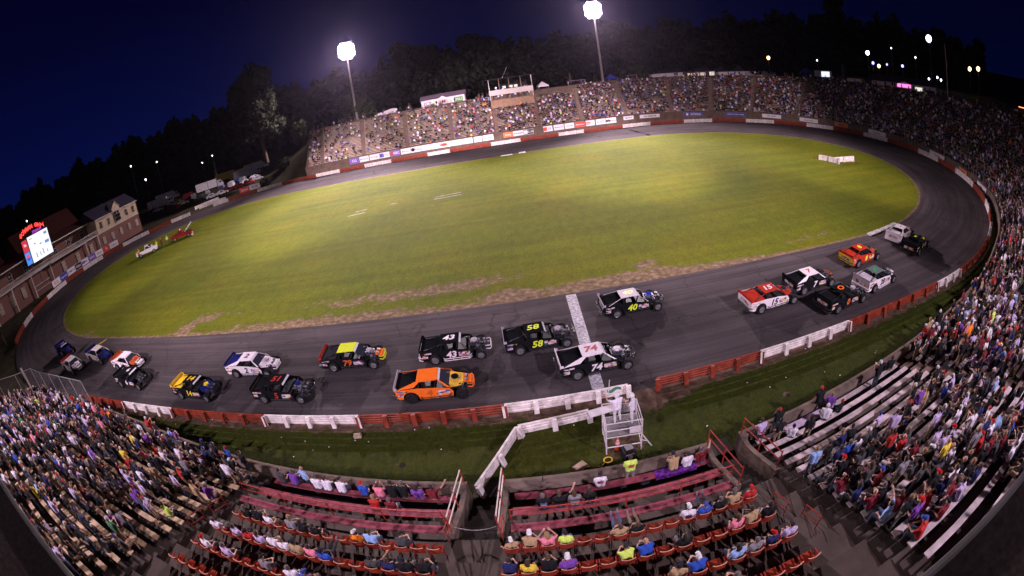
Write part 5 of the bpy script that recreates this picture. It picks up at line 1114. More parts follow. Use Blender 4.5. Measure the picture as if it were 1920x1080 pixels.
# prints on the backs of a few shirts
M_PB = mat('print_blue', (.25, .3, .6), .8, .6, 30.); M_PD = mat('print_dark', (.08, .02, .04), .8, .8, 40.)
for o in [o for o in bpy.data.objects if o.get('category') == 'person' and o.get('group') == G1]:
    l = o['label']; h = .30 if 'standing' not in l else .33; z = .90 if 'standing' not in l else 1.27
    if 'orange top' in l: text('shirt_number', '3', .22, M_PD, o, (0, -.150, z - .02), (R(88), 0, 0), ext=.012, bold=.008)
    elif 'blue print' in l or 'below the flag stand' in l or ('white top' in l and 'first row' in l and 'grey' in l):
        mb = MB(); n = 8; mb.add([(x * .11, -.155 + .02 * abs(x) ** 2, z + zz) for x in np.linspace(-1, 1, n) for zz in (-.09, .08)], [(2 * i, 2 * i + 2, 2 * i + 3, 2 * i + 1) for i in range(n - 1)]); mb.build('shirt_print', M_PB if 'blue print' in l else M_PRINT if 'flag stand' in l else M_PD, o)
# ------------------------------------------------------------------ boards on the far wall
BC = {'white': (.72, .66, .68), 'purple': (.18, .10, .42), 'red': (.55, .06, .04), 'black': (.015, .015, .02), 'orange': (.72, .18, .05), 'blue': (.04, .05, .30), 'pale': (.70, .56, .62), 'grey': (.25, .22, .24), 'pink': (.70, .32, .42), 'green': (.1, .25, .08)}
BM_ = {k: mat('board_' + k, v, .5, .06, 3.) for k, v in BC.items()}
NB = 0
def board(p0, p1, h, col, txt, tcol, label, frame=True, cat='sponsor board', size=None, icon=None, out=None, grp='sponsor boards round the track'):
    """flat advertising board standing between p0 and p1 (left to right as seen from the track)"""
    p0, p1 = Vector(p0), Vector(p1); w = (p1 - p0).to_2d().length; d = (p1 - p0); rz = math.atan2(d.y, d.x)
    e = empty('sponsor_board', (p0 + p1) / 2, rz, label, cat, grp); pitch = math.atan2(d.z, w); e.rotation_euler = (0, -pitch, rz)
    mb = MB(); mb.box((0, 0, h / 2), (w - .06, .05, h)); mb.build('panel', BM_[col], e)
    if frame: mb = MB(); mb.box((0, 0, .0), (w, .08, .06)); mb.box((0, 0, h), (w, .08, .06)); mb.box((-w / 2, 0, h / 2), (.06, .08, h)); mb.box((w / 2, 0, h / 2), (.06, .08, h)); mb.build('border', BM_['grey' if col != 'black' else 'white'], e)
    if icon:
        mb = MB(); ix = -w * .3 if txt else 0; r = h * .34
        n = 18; a, b_ = (r, r) if icon[0] != 'oval' else (w * .38, h * .26)
        if icon[0] in ('disc', 'oval'): mb.add([(ix + a * math.cos(2 * pi * i / n), -.03, h / 2 + b_ * math.sin(2 * pi * i / n)) for i in range(n)], [tuple(range(n))])
        elif icon[0] == 'hill': mb.add([(ix - .9, -.03, h * .3), (ix + .9, -.03, h * .3), (ix + .3, -.03, h * .8), (ix, -.03, h * .6), (ix - .35, -.03, h * .78)], [(0, 1, 2, 3, 4)])
        else: mb.box((ix, -.03, h / 2), (2 * r, .01, 2 * r))
        mb.build('emblem', BM_[icon[1]], e)
    if txt:
        sz = size or min(h * .62, w * 1.55 / max(3, len(txt))); ox = w * .14 if icon and icon[0] != 'oval' else 0
        text('lettering', txt, sz, BM_[tcol], e, (ox, -.045, h / 2 - .02), (R(90), 0, 0), ext=.006, bold=.01)
    return e
def fboard(s0, s1, col, txt, tcol, label, z=-1.75, h=1.45, **k):
    return board(fpt(s0, -.12, z), fpt(s1, -.12, z), h, col, txt, tcol, label, **k)
for s0, s1, col, txt, tc_, lb, ic in [
    (306.4, 303.8, 'purple', 'CG', 'white', 'purple and white board ending the far wall boards nearest the grass bank', None),
    (303.6, 301, 'white', 'McGunn', 'grey', 'white board with grey lettering beside the end board of the far wall', None),
    (300.8, 298.1, 'white', 'Bo Angle', 'red', 'white board with heavy red script lettering on the far wall', None),
    (298, 295.3, 'white', 'HOLT', 'grey', 'white board with dark blue square emblem on the far wall', ('square', 'blue')),
    (295.1, 292.6, 'purple', 'GEC', 'white', 'solid purple board with red emblem on the far wall', ('disc', 'red')),
    (292.3, 289.7, 'white', 'JKS LLU', 'black', 'white board with thin black capital letters on the far wall', None),
    (289.6, 286.9, 'white', 'Auto', 'black', 'white board with small black car emblem on the far wall', ('disc', 'black')),
    (286.8, 284.3, 'pale', 'Fine Swiss', 'pink', 'pale board with pink script lettering on the far wall', None),
    (284.2, 281.5, 'white', 'GS GS', 'black', 'white board with two bold black monograms on the far wall', None),
    (281.4, 278.9, 'white', 'PRIMROSE', 'red', 'white board with red bar on the far wall', ('oval', 'red')),
    (278.8, 276.1, 'pale', 'Home Air', 'pink', 'pale pink lettered board next to the board with the red bar', None),
    (276, 273.3, 'white', 'Stitch', 'grey', 'white board with faint grey lettering near the first far gangway', None),
    (273, 270.9, 'white', 'ONCE', 'pink', 'small white board with magenta lettering near the first far gangway', None),
    (270.7, 267.9, 'white', 'Norman', 'black', 'white board with black script beside the first far gangway', None),
    (254.9, 252.5, 'white', '10', 'blue', 'white board with a red and blue emblem beside the second far gangway', ('square', 'red')),
    (252.2, 249.5, 'white', 'WALLY\'S', 'blue', 'white board with bold blue lettering on the far wall', None),
    (249.3, 246.8, 'white', 'Great Clips', 'black', 'white board with black lettering in two words on the far wall', None),
    (246.6, 244, 'red', 'Hardware', 'white', 'solid orange-red board with white lettering on the far wall', None),
    (243.7, 241.3, 'white', 'Romano', 'white', 'white board with a red oval on the far wall', ('oval', 'red')),
    (241, 238.4, 'white', 'LUSIS', 'red', 'white board with big red serif lettering on the far wall', None),
    (238.3, 235.5, 'white', 'Autumn', 'black', 'white board with a black mountain outline on the far wall', ('hill', 'black'))]:
    fboard(s0, s1, col, txt, tc_, lb, icon=ic)
for s0, s1, col, txt, tc_, lb, ic in [(265.3, 262.9, 'orange', 'Holiday', 'white', 'orange board below the press box section', None), (262.8, 260.1, 'white', 'WINSLEN', 'black', 'white board with black capitals below the press box section', None), (260, 257.5, 'black', 'BLUE', 'white', 'black board with white emblem below the press box section', ('square', 'white'))]:
    fboard(s0, s1, col, txt, tc_, lb, z=-1.7, h=1.3, icon=ic)
for s0, s1, col, txt, tc_, lb, ic in [(233.5, 230.7, 'white', 'MENFIS', 'blue', 'low white board with blue lettering where the far straight begins to bend', None), (229, 223.5, 'white', '1031 DIRE DR', 'black', 'long narrow white board with bold black characters on the far bend', None), (217, 211.6, 'blue', 'NATIONAL', 'white', 'blue board with white slanted centre on the far bend', ('disc', 'white')), (205.4, 199.8, 'blue', 'CAMPING WORLD of Colfax', 'white', 'long dark blue board with white lettering on the far bend', None), (195.1, 189.7, 'white', 'PIT STOP', 'purple', 'white board with purple lettering on the far bend', None),
                                        (184.4, 179, 'white', 'Select Auto', 'grey', 'white board with grey lettering at the start of the grandstand bend', None), (174, 169.9, 'orange', 'NAPA', 'blue', 'orange board with blue lettering on the grandstand bend, farther one', None), (163.6, 158, 'white', 'Insurance', 'grey', 'white board in the middle of the grandstand bend', None), (142.7, 136.9, 'white', 'Plumbing', 'grey', 'white board on the grandstand bend between two orange boards', None), (130.4, 126.6, 'orange', 'Tires', 'blue', 'orange board with blue lettering on the grandstand bend, nearer one', None), (121.8, 116.5, 'white', 'Motors', 'grey', 'white board on the grandstand bend nearest the camera', None)]:
    fboard(s0, s1, col, txt, tc_, lb, z=-1.15 if s0 < 180 else -1.35, h=.95, icon=ic)
# boards above the barrier on the left bend
def oidx(t): i = int(t); f = t - i; return (OUT[i] + ON[i] * .6) * (1 - f) + (OUT[i + 1] + ON[i + 1] * .6) * f
for t0, t1, col, txt, tc_, lb, ic in [(314.5, 316.4, 'red', 'Speed', 'white', 'red board beside the board with two black marks at the grass bank', None), (312.3, 314.4, 'white', 'EE EE', 'black', 'white board with two bold black marks at the foot of the grass bank', None),
                                       (342.7, 344.7, 'white', 'Select', 'grey', 'white board below the brick building, beside a red board with numerals', None), (344.8, 346.3, 'red', '76', 'white', 'red board with white numerals below the brick building', None), (346.4, 348.2, 'white', 'Bank', 'grey', 'plain white board below the balcony end', None), (348.3, 350., 'purple', 'Salem', 'white', 'purple board below the balcony', None), (350.1, 351.8, 'white', 'Ovals', 'purple', 'white board with purple oval emblem below the balcony', ('oval', 'purple')), (351.9, 353.6, 'black', 'Rides', 'white', 'black board below the balcony', None), (353.7, 355.8, 'white', 'ZOMETIC', 'blue', 'white board with dark capitals below the balcony', None), (355.9, 357.8, 'blue', 'Raymond', 'white', 'dark blue board below the balcony', None), (357.9, 360.3, 'white', 'EL EL', 'red', 'white board with red monograms in the open ground floor bay', None)]:
    a, b_ = oidx(t1), oidx(t0); board((a[0], a[1], 1.08), (b_[0], b_[1], 1.08), 1.35, col, txt, tc_, lb, icon=ic)
for i, l in ((310, 'small white square sign fixed on the red barrier near the grass bank'), (164, 'small white square sign with a blue mark fixed on the red barrier in the bend')):
    a, b_ = OUT[i] - ON[i] * .02, OUT[i - 1] - ON[i - 1] * .02; board((a[0], a[1], .25), (b_[0], b_[1], .25), .6, 'white', '1' if i > 200 else '8', 'black' if i > 200 else 'blue', l)

# ------------------------------------------------------------------ scoreboard
sb = empty('scoreboard', (-95.6, -8.5, .45), pi / 2, 'glowing scoreboard with red arched name letters above the brick building', 'scoreboard')
E_SCR = None
def screen_mat():
    m, N, L, P = newmat('led_screen'); tc = nd(N, 'ShaderNodeTexCoord'); mp = nd(N, 'ShaderNodeMapping'); mp.inputs['Scale'].default_value = (.55, 1, .75); L.new(tc.outputs['Object'], mp.inputs[0])
    v = nd(N, 'ShaderNodeTexVoronoi', distance='MANHATTAN'); v.inputs['Scale'].default_value = 1.5; L.new(mp.outputs[0], v.inputs['Vector']); r = nd(N, 'ShaderNodeValToRGB'); e = r.color_ramp.elements
    e[0].position = .10; e[0].color = (.25, .3, .6, 1); e[1].position = .16; e[1].color = (.9, .93, 1, 1); L.new(v.outputs['Distance'], r.inputs[0]); L.new(r.outputs[0], P.inputs['Emission Color']); P.inputs['Emission Strength'].default_value = .95; P.inputs['Base Color'].default_value = (0, 0, 0, 1); return m
mb = MB(); mb.box((0, .35, 9.3), (9.9, .6, 6.2)); mb.build('cabinet', M_BLACK, sb)
mb = MB(); mb.box((1.05, .0, 9.3), (7.4, .1, 5.9)); mb.build('screen', screen_mat(), sb)
for i_, (x_, z_, w_, h_, c_) in enumerate([(-.6, 10.2, .8, .22, 'gscreen'), (1.3, 9.6, .7, .3, 'gscreen'), (3.6, 9.4, 1.5, .7, 'bscreen'), (3.7, 11.4, 1.1, .6, 'bscreen'), (-.9, 7.6, .3, 1.1, 'gscreen'), (.4, 7.5, .25, .9, 'gscreen'), (1.5, 7.7, .3, 1.3, 'gscreen'), (2.9, 7.4, .25, .7, 'gscreen'), (-1.6, 11.6, .9, .2, 'rscreen')]):
    mb = MB(); mb.box((x_, -.07, z_), (w_, .02, h_)); mb.build('screen_graphic', emit(c_, {'gscreen': (.25, .27, .4), 'bscreen': (.2, .35, .75), 'rscreen': (.8, .2, .2)}[c_], .7), sb)
mb = MB(); mb.box((-3.9, .0, 10.7), (1.8, .1, 2.6)); mb.build('red_advert', emit('lit_red_panel', (.7, .03, .06), .8), sb); text('advert_lettering', 'Zip', .7, emit('lit_white', (1, .9, .95), 1.2), sb, (-3.9, -.07, 10.9), (R(90), 0, 0))
mb = MB(); mb.box((-3.9, .0, 7.9), (1.8, .1, 2.8)); mb.build('blue_advert', emit('lit_blue_panel', (.08, .25, .8), .9), sb)
for dz, c, nm in ((.22, emit('lit_red', (.9, .05, .08), 1.), 'red'), (-.22, emit('lit_dblue', (.02, .08, .5), 1.), 'blue')):
    mb = MB(); n = 12; a0 = 0 if dz > 0 else pi; mb.add([(-3.9 + .65 * math.cos(a0 + pi * i / n), -.07, 8.1 + .12 * dz + .65 * math.sin(a0 + pi * i / n)) for i in range(n + 1)], [tuple(range(n + 1))]); mb.build('round_emblem', c, sb)
E_RED = emit('red_neon_letters', (1., .04, .03), 2.2); wd = 'BOWMAN GRAY'
for i, ch in enumerate(wd):
    if ch == ' ': continue
    t = (i - 5) / 5; text('name_letter', ch, 1.25, E_RED, sb, (t * 4.1 - .3, -.05, 13.15 + .95 * (1 - t * t)), (R(90), -t * -.36 * -1, 0), ext=.06, bold=.03)
text('name_lettering', 'STADIUM', .8, emit('purple_neon', (.45, .05, .6), 1.4), sb, (1.2, -.06, 12.75), (R(90), 0, 0), ext=.04)
for x in (-3.5, 3.5): mb = MB(); mb.tube((x, .5, 0), (x, .5, 7), .25, 8); mb.build('support', M_FRAME, sb)

# ------------------------------------------------------------------ brick field house
def brick_mat():
    m, N, L, P = newmat('brick'); tc = nd(N, 'ShaderNodeTexCoord'); b = nd(N, 'ShaderNodeTexBrick'); b.inputs['Color1'].default_value = (.16, .062, .045, 1); b.inputs['Color2'].default_value = (.21, .085, .062, 1); b.inputs['Mortar'].default_value = (.2, .15, .13, 1); b.inputs['Scale'].default_value = 3.2; b.inputs['Mortar Size'].default_value = .015
    mp = nd(N, 'ShaderNodeMapping'); mp.inputs['Rotation'].default_value = (R(90), 0, 0); L.new(tc.outputs['Object'], mp.inputs[0]); L.new(mp.outputs[0], b.inputs['Vector']); L.new(b.outputs['Color'], P.inputs['Base Color']); P.inputs['Roughness'].default_value = .9; return m
M_BRICK = brick_mat(); M_CREAM = mat('cream_render', (.52, .40, .27), .85, .12, 1.); M_TRIM = mat('white_trim', (.62, .54, .50), .6, .1, 2.); M_ROOF = mat('dark_shingle', (.035, .028, .045), .9, .3, 3.); M_REDROOF = mat('red_roof', (.045, .012, .009), .85, .25, 2.)
M_DGL = mat('dark_window_glass', (.015, .015, .025), .12, .2, 2.); M_BLIND = mat('window_blind', (.34, .27, .20), .8, .15, 4.)
hs = empty('field_house', (-93.2, 0, 0), pi / 2, 'long two storey brick and cream field house with white balcony along the scoreboard bend', 'building')
# local x runs along the front (world +y), local y goes back (world -x)
mb = MB(); mb.box((9.2 - 0, 4.6, 2.5), (41.6, 9, 5.0)); mb.build('brick_wall', M_BRICK, hs)
mb = MB(); mb.box((21, 4.6, 6.85), (18, 9, 3.7)); mb.build('upper_wall', M_CREAM, hs)
mb = MB(); mb.box((-19, 7.2, 6.85), (62, 3.8, 3.7)); mb.build('recessed_wall', M_BRICK, hs)
mb = MB(); mb.box((-31, 4.6, 2.5), (38.6, 9, 5.)); mb.build('brick_wall', M_BRICK, hs)
mb = MB(); mb.prism([(11.6, -.4, 8.7), (11.6, 4.6, 11.6), (11.6, 9.6, 8.7)], (18.8, 0, 0)); mb.build('roof', M_ROOF, hs)
mb = MB(); mb.prism([(-50, 3.2, 8.75), (-50, 7.5, 10.2), (-50, 12, 8.75)], (61.4, 0, 0)); mb.build('roof', M_REDROOF, hs)
mb = MB(); mb.box((21, -.42, 8.62), (18.6, .12, .22)); mb.box((-19.5, 3.1, 8.62), (62, .14, .25)); mb.box((21, -.03, 5.05), (18, .1, .18)); mb.build('eave_trim', M_TRIM, hs)
mb = MB(); mb.prism([(19.3, -.25, 8.3), (22.7, -.25, 8.3), (22.7, -.25, 9.4), (21, -.25, 10.9), (19.3, -.25, 9.4)], (0, 3, 0)); d_ = mb.build('dormer', M_CREAM, hs)
mb = MB(); mb.prism([(18.9, -.45, 9.3), (21, -.45, 11.2), (23.1, -.45, 9.3), (21, -.45, 11.05)], (0, 3.4, 0)); mb.build('gable_trim', M_TRIM, d_)
def window(x, z, w, h, y=-.06, arch=False, par=None, blind=False, name='window'):
    fr = MB(); 
    if arch:
        n = 10; fr.prism([(x - w / 2, y, z - h / 2)] + [(x - w / 2 * math.cos(pi * i / n), y, z + h / 2 - w / 2 + w / 2 * math.sin(pi * i / n)) for i in range(n + 1)] + [(x + w / 2, y, z - h / 2)], (0, .05, 0))
    else: fr.box((x, y, z), (w, .07, h))
    f = fr.build(name, M_TRIM, par or hs); g_ = MB(); b_ = .07
    cols, rws = (2, 3) if h > w else (3, 2)
    for i in range(cols):
        for j in range(rws):
            ww, hh = (w - b_ * (cols + 1)) / cols, (h - b_ * (rws + 1)) / rws
            if arch and j == rws - 1: hh *= .8; ww *= .8
            g_.box((x - w / 2 + b_ + ww / 2 + i * (w - b_) / cols, y - .045, z - h / 2 + b_ + hh / 2 + j * (h - b_) / rws), (ww, .02, hh))
    g_.build('pane', M_BLIND if blind else M_DGL, f); return f
for x in (14, 17.2, 25.2, 28.3): window(x, 6.9, 1.0, 1.7)
window(21, 7.3, 2.4, 3.0, -.3, True)
for x in (13.6, 17.3, 21, 24.8, 28.3): window(x, 2.9, 1.1, 1.8, blind=True)
for x in (9.4, 3.8, -1.6, -7.4, -13, -19, -25, -31, -37, -43): window(x, 6.6, 1.5 if x % 2 else 1.1, 2.3, 5.25)
for x in (8, 2.4, -3.2, -18.4, -22.6, -26.8, -31, -35.4, -40): window(x, 2.7, 1.3, 2.2, blind=True)
mb = MB(); mb.box((-19, 1.4, 5.1), (61.6, 4.2, .24)); mb.box((-1, -.8, 5.1), (14, 1.2, .24)); mb.build('balcony_deck', M_TRIM, hs)
mb = MB(); y0 = -.68
for x in np.arange(-49, 11.5, .22):
    y = -1.35 if -8 < x < 6 else y0
    mb.box((x, y, 5.75), (.05, .04, .95))
mb.box((-29, y0, 6.25), (42, .09, .09)); mb.box((8.7, y0, 6.25), (5.6, .09, .09)); mb.box((-1, -1.35, 6.25), (14, .09, .09)); mb.box((-8, -1., 6.25), (.09, .7, .09)); mb.box((6, -1., 6.25), (.09, .7, .09)); mb.build('balustrade', M_TRIM, hs)
for x in (11, 5.9, -8, -15, -22, -29, -36):
    mb = MB(); mb.box((x, y0 + .1, 2.5), (.22, .22, 5)); mb.build('column', M_TRIM, hs)
mb = MB(); mb.box((-12.2, .6, 2.1), (5.6, .1, 2.6)); mb.build('dark_bay', M_DARKC, hs)
mb = MB(); mb.box((-12.2, -.55, 1.4), (5.8, .08, .1)); mb.box((-12.2, -.55, 2.4), (5.8, .08, .1)); mb.build('bay_rail', M_TRIM, hs)
# buildings behind it
def shed(name, loc, rz, w, d, h, rh, mw, mr, label, gable=False, signs=()):
    e = empty(name, loc, rz, label, 'building'); mb = MB(); mb.box((0, d / 2, h / 2), (w, d, h)); mb.build('wall', mw, e)
    mb = MB(); o = .4; mb.prism([(-w / 2 - o, -o, h), (-w / 2 - o, d / 2, h + rh), (-w / 2 - o, d + o, h)], (w + 2 * o, 0, 0)); mb.build('roof', mr, e)
    if gable:
        mb = MB(); mb.prism([(-w * .17, -.5, 0), (w * .17, -.5, 0), (w * .17, -.5, h * .8), (0, -.5, h * 1.18), (-w * .17, -.5, h * .8)], (0, .5, 0)); g_ = mb.build('gable_front', mw, e)
    for x, z, ww, hh, m_, t_, tm in signs:
        mb = MB(); mb.box((x, -.56 if gable and abs(x) < w * .17 else -.04, z), (ww, .06, hh)); s_ = mb.build('sign', m_, e)
        if t_: text('lettering', t_, hh * .7, tm, s_, (x, (-.56 if gable and abs(x) < w * .17 else -.04) - .04, z), (R(90), 0, 0))
    return e
shed('red_roof_hall', (-112, 6, 0), R(90), 26, 12, 8.5, 6, M_BRICK, M_REDROOF, 'dark hall with red roof between the scoreboard and the field house gable')
shed('red_roof_hall', (-112, -24, 0), R(90), 22, 12, 7.5, 5, M_BRICK, M_REDROOF, 'dark hall with red roof behind the scoreboard, away from the gable')
M_WB = mat('white_building', (.66, .56, .60), .7, .1, 1.); M_PROOF = mat('purple_grey_roof', (.16, .11, .15), .8, .2, 3.); M_MAR = mat('maroon_wall', (.20, .03, .05), .7, .15, 1.5)
E_PINK = emit('pink_neon', (1., .18, .5), 1.6); E_LITW = emit('lit_counter', (1., .93, .8), .75)
shed('concession_building', (-7.0, 81.5, 9.9), 0, 14, 6, 3.4, 1.4, M_WB, M_PROOF, 'white concession building with purple-grey roof and pink gable next to the press box', True, [(-4.9, 2.0, 2.4, 1.5, BM_['grey'], 'CANDY', BM_['white']), (0, 2.4, 3., .9, BM_['pink'], 'SODA', BM_['red']), (4.9, 2.1, 2.9, 1.6, BM_['green'], 'GRILL', BM_['white'])])
shed('white_building', (103, 87, 8.4), 0, 27, 6, 3.6, 2.2, M_WB, M_ROOF, 'long plain white building behind the far bend', False, [(-7, 2.6, 2.4, .5, BM_['black'], 'WOMEN', BM_['white']), (5, 2.4, 3., .5, BM_['black'], 'MEN', BM_['white'])])
shed('striped_building', (75, 85.5, 9.3), 0, 25, 5, 3.2, 1.6, M_WB, M_ROOF, 'long building with maroon panels and bright hatches behind the far stand', False, [(6.2, 1.7, 12, 2.9, M_MAR, None, None), (2.8, 1.8, 3.2, 1.8, E_LITW, 'CORN', BM_['black']), (6.9, 1.8, 3.2, 1.8, E_LITW, 'DOGS', BM_['black']), (11.2, 1.8, 2., 2.2, E_LITW, None, None), (-8, 2., 1.2, .4, BM_['black'], None, None)])
shed('concession_building', (118.5, 20.5, 8.6), R(-53), 21, 5, 3.2, 1.6, M_WB, M_ROOF, 'white concession building with glowing pink sign behind the grandstand bend', True, [(0, 2.6, 4.4, .9, E_PINK, None, None), (-5.5, 1.6, 2.2, 1.4, BM_['grey'], None, None), (0, 1.2, 2.8, 1.2, M_DGL, None, None), (4.9, 2.1, 2.6, 1.0, E_LITW, None, None), (8.6, 1.5, 3., 1.3, M_DGL, None, None)])
shed('ticket_hut', (107.7, 32.6, 9.0), R(-50), 4.4, 3.5, 2.9, .5, M_WB, M_ROOF, 'small white hut beside the building with the pink sign', False, [(1, 1.6, 1.2, 1., M_DGL, None, None)])
M_TILE = mat('brown_wall', (.27, .16, .11), .8, .2, 1.2)
tr = empty('race_trailer', (-26.2, 81.5, 10.4), 0, 'white trailer standing behind the far stand near a floodlight mast', 'trailer'); mb = MB(); mb.prism([(-3.6, 0, .3), (3.6, 0, .3), (3.6, 0, 2.3), (2.4, 0, 2.5), (-2.2, 0, 1.8), (-3.6, 0, 1.3)], (0, 2.4, 0)); mb.build('body', M_WB, tr)
for x in (-2, 1.8):
    mb = MB(); mb.tube((x, -.02, .4), (x, .2, .4), .4, 12); mb.build('wheel', M_TYRE, tr)
for x, y, c, l in ((24.7, 82, M_WB, 'white peaked canopy tent beside the press box'), (47.2, 82, BM_['blue'], 'blue peaked canopy tent beside a floodlight mast'), (119, 70, BM_['blue'], 'dark blue canopy tent behind the far bend')):
    e = empty('canopy_tent', (x, y, 10.1), .1, l, 'tent', 'canopy tents behind the stand'); mb = MB(); mb.add([(-1.7, -1.7, 2.2), (1.7, -1.7, 2.2), (1.7, 1.7, 2.2), (-1.7, 1.7, 2.2), (0, 0, 3.6), (-1.7, -1.7, 1.9), (1.7, -1.7, 1.9), (1.7, 1.7, 1.9), (-1.7, 1.7, 1.9)], [(0, 1, 4), (1, 2, 4), (2, 3, 4), (3, 0, 4), (0, 5, 6, 1), (1, 6, 7, 2), (2, 7, 8, 3), (3, 8, 5, 0)]); mb.build('canopy', c, e)
    for sx in (-1.6, 1.6):
        for sy in (-1.6, 1.6): mb = MB(); mb.tube((sx, sy, 0), (sx, sy, 2.2), .04, 6); mb.build('leg', M_WM, e)
for x, y, w, l in ((35.8, 82, 5.5, 'food stall with dark top between the white tent and a floodlight mast'), (54.6, 82, 3.0, 'white stall beside the blue tent behind the far stand')):
    e = empty('food_stall', (x, y, 10.1), 0, l, 'stall', 'stalls behind the stand'); mb = MB(); mb.box((0, 1, .6), (w, 2, 1.2)); mb.build('counter', M_WB, e); mb = MB(); mb.box((0, 1, 2.6), (w + .5, 2.6, .2)); mb.build('roof', M_PROOF, e)
    for sx in (-w / 2, w / 2): mb = MB(); mb.box((sx, .1, 1.7), (.12, .12, 1.8)); mb.build('post', M_WB, e)
lb_ = empty('lit_billboard', (137.5, 80.5, 7.6), -.3, 'bright lit board standing behind the far bend', 'billboard'); mb = MB(); mb.box((0, 0, 3.3), (8.4, .4, 3.2)); mb.build('cabinet', M_WB, lb_); mb = MB(); mb.box((1, -.22, 3.3), (4, .05, 2.6)); mb.build('lit_face', emit('billboard_face', (.72, .74, 1.), 1.1), lb_); mb = MB(); mb.box((0, .1, .8), (.4, .3, 1.8)); mb.build('post', M_FRAME, lb_)

# ------------------------------------------------------------------ press box on the far stand
pb_ = empty('press_box', (14.2, 67.6, 0), R(0), 'two storey open press box with flat roof on top of the far stand', 'press box')
def pbx(n_, c, s_, m): mb = MB(); mb.box(c, s_); return mb.build(n_, m, pb_)
pbx('front_wall', (0, .1, 9.2), (12.4, .25, 2.3), M_TILE); pbx('lower_floor', (0, 2.2, 10.25), (12.4, 4.4, .12), M_TILE); pbx('back_wall', (0, 4.3, 11.), (12.4, .2, 2.6), M_TILE); pbx('upper_floor', (0, 2.2, 11.8), (12.6, 4.6, .14), M_TRIM)
pbx('parapet_panel', (0, -.08, 12.55), (12.6, .12, 1.3), mat('ribbed_white', (.52, .43, .42), .6, .2, 6.)); pbx('roof', (0, 2.0, 16.4), (14., 6.4, .16), M_ROOF); pbx('control_room', (.6, 3.2, 13.8), (8, 1.8, 1.6), M_DGL)
for x in (-6.1, -3.2, -.4, 3., 6.1):
    mb = MB(); mb.box((x, .1, 10.9 if False else 12.9), (.16, .16, 7)); mb.build('post', M_WB if abs(x) > 6 else M_TILE, pb_)
for x in (-1.8, .2, 1.6): mb = MB(); mb.box((x, 2.2, 13.7), (1., .06, .7)); mb.build('lit_window', E_LITW, pb_)
mb = MB(); mb.tube((-2, 1, 16.4), (-.3, 1, 19.4), .03, 5); mb.build('antenna', M_WM, pb_)
mb = MB(); mb.ball((-4.2, .2, 13.9), .22); mb.build('work_lamp', emit('blue_white_lamp', (.6, .6, 1.), 4.), pb_)
# upstand wall at the top of far sections
fpz = empty('flag_pole', (115.5, 1.8, 8.8), 0, 'tall flagpole with limp flag behind the grandstand bend', 'flagpole'); mb = MB(); mb.tube((0, 0, 0), (0, 0, 14.6), .13, 8, r2=.06); mb.build('pole', M_TRIM, fpz); mb = MB(); mb.prism([(.05, 0, 11.9), (.9, .1, 9.2), (.5, .15, 8.7), (.05, 0, 9.6)], (0, .06, 0)); mb.build('flag_cloth', BM_['orange'], fpz)
tk = empty('hauler_truck', (132, -19, 8.), R(70), 'brightly lit truck with orange lights behind the end of the crowded bend', 'truck')
mb = MB(); mb.box((0, 0, 1.9), (7, 2.5, 2.6)); mb.build('body', M_MAR, tk); mb = MB(); mb.box((4.4, 0, 1.5), (1.8, 2.4, 2.0)); mb.build('cab', M_WB, tk)
for z, c in ((3.3, emit('amber_strip', (1., .4, .12), 1.6)), (1.6, emit('white_strip', (1., .9, .75), 2.2)), (.7, emit('red_strip', (1., .2, .1), 1.2))): mb = MB(); mb.box((0, 1.28, z), (6.4, .06, .22)); mb.box((0, -1.28, z), (6.4, .06, .22)); mb.build('light_strip', c, tk)
for x in (-2.5, 2, 4.4):
    for y in (-1.1, 1.1): mb = MB(); mb.tube((x, y - .15, .45), (x, y + .15, .45), .45, 10); mb.build('wheel', M_TYRE, tk)

# ------------------------------------------------------------------ catch fence on the bend and chain link at the left end
cf = empty('catch_fence', (0, 0, 0), 0, 'tall post and cable catch fence along the parapet of the grandstand bend', 'fence')
ks = np.arange(s_at_x(72), 190, 3.6)
for s_ in ks: mb = MB(); p = fpt(s_, .2, -.1); mb.tube(p, p + Vector((0, 0, 3.0)), .045, 6); mb.build('post', M_GALV, cf)
mb = MB()
for z in (.8, 1.5, 2.2, 2.85): mb.path([fpt(s_, .2, z) for s_ in ks], .014, 4)
mb.build('cable', M_GALV, cf)['kind'] = 'stuff'
ch = empty('chain_link_fence', (0, 0, 0), 0, 'chain link fence round the end of the tan bleachers', 'fence')
Q = [fpt(.1, 7.5, 2.), fpt(.1, 5., 1.6), fpt(.1, 2.5, .8), fpt(.1, .2, .2)] + [fpt(s_, .2, 0) for s_ in (2.5, 5, 7.5, 10, 12.5)]
for p in Q: mb = MB(); mb.tube(p - Vector((0, 0, .8)), p + Vector((0, 0, 2.4)), .035, 6); mb.build('post', M_GALV, ch)
mb = MB(); mb.path([p + Vector((0, 0, 2.4)) for p in Q], .03, 6); mb.build('top_rail', M_GALV, ch)
mb = MB()
for a, b_ in zip(Q[:-1], Q[1:]):
    n = 10
    for i in range(-n, n):
        for sg in (1, -1):
            t0, t1 = i / n, i / n + 1; u0, u1 = max(0, t0), min(1, t1)
            if u1 <= u0: continue
            f0, f1 = (u0 - t0), (u1 - t0); 
            if sg < 0: f0, f1 = 1 - f0, 1 - f1
            mb.bar(a.lerp(b_, u0) + Vector((0, 0, 2.4 * f0)), a.lerp(b_, u1) + Vector((0, 0, 2.4 * f1)), .006, .006)
mb.build('wire_mesh', M_GALV, ch)['kind'] = 'stuff'
mb = MB(); mb.bar((-41.5, -45.9, .0), (-41.2, -46.1, 3.4), .22, .22); tag(mb.build('marker_post', M_WHITE), 'red and white marker post beside the chain link fence', 'post')

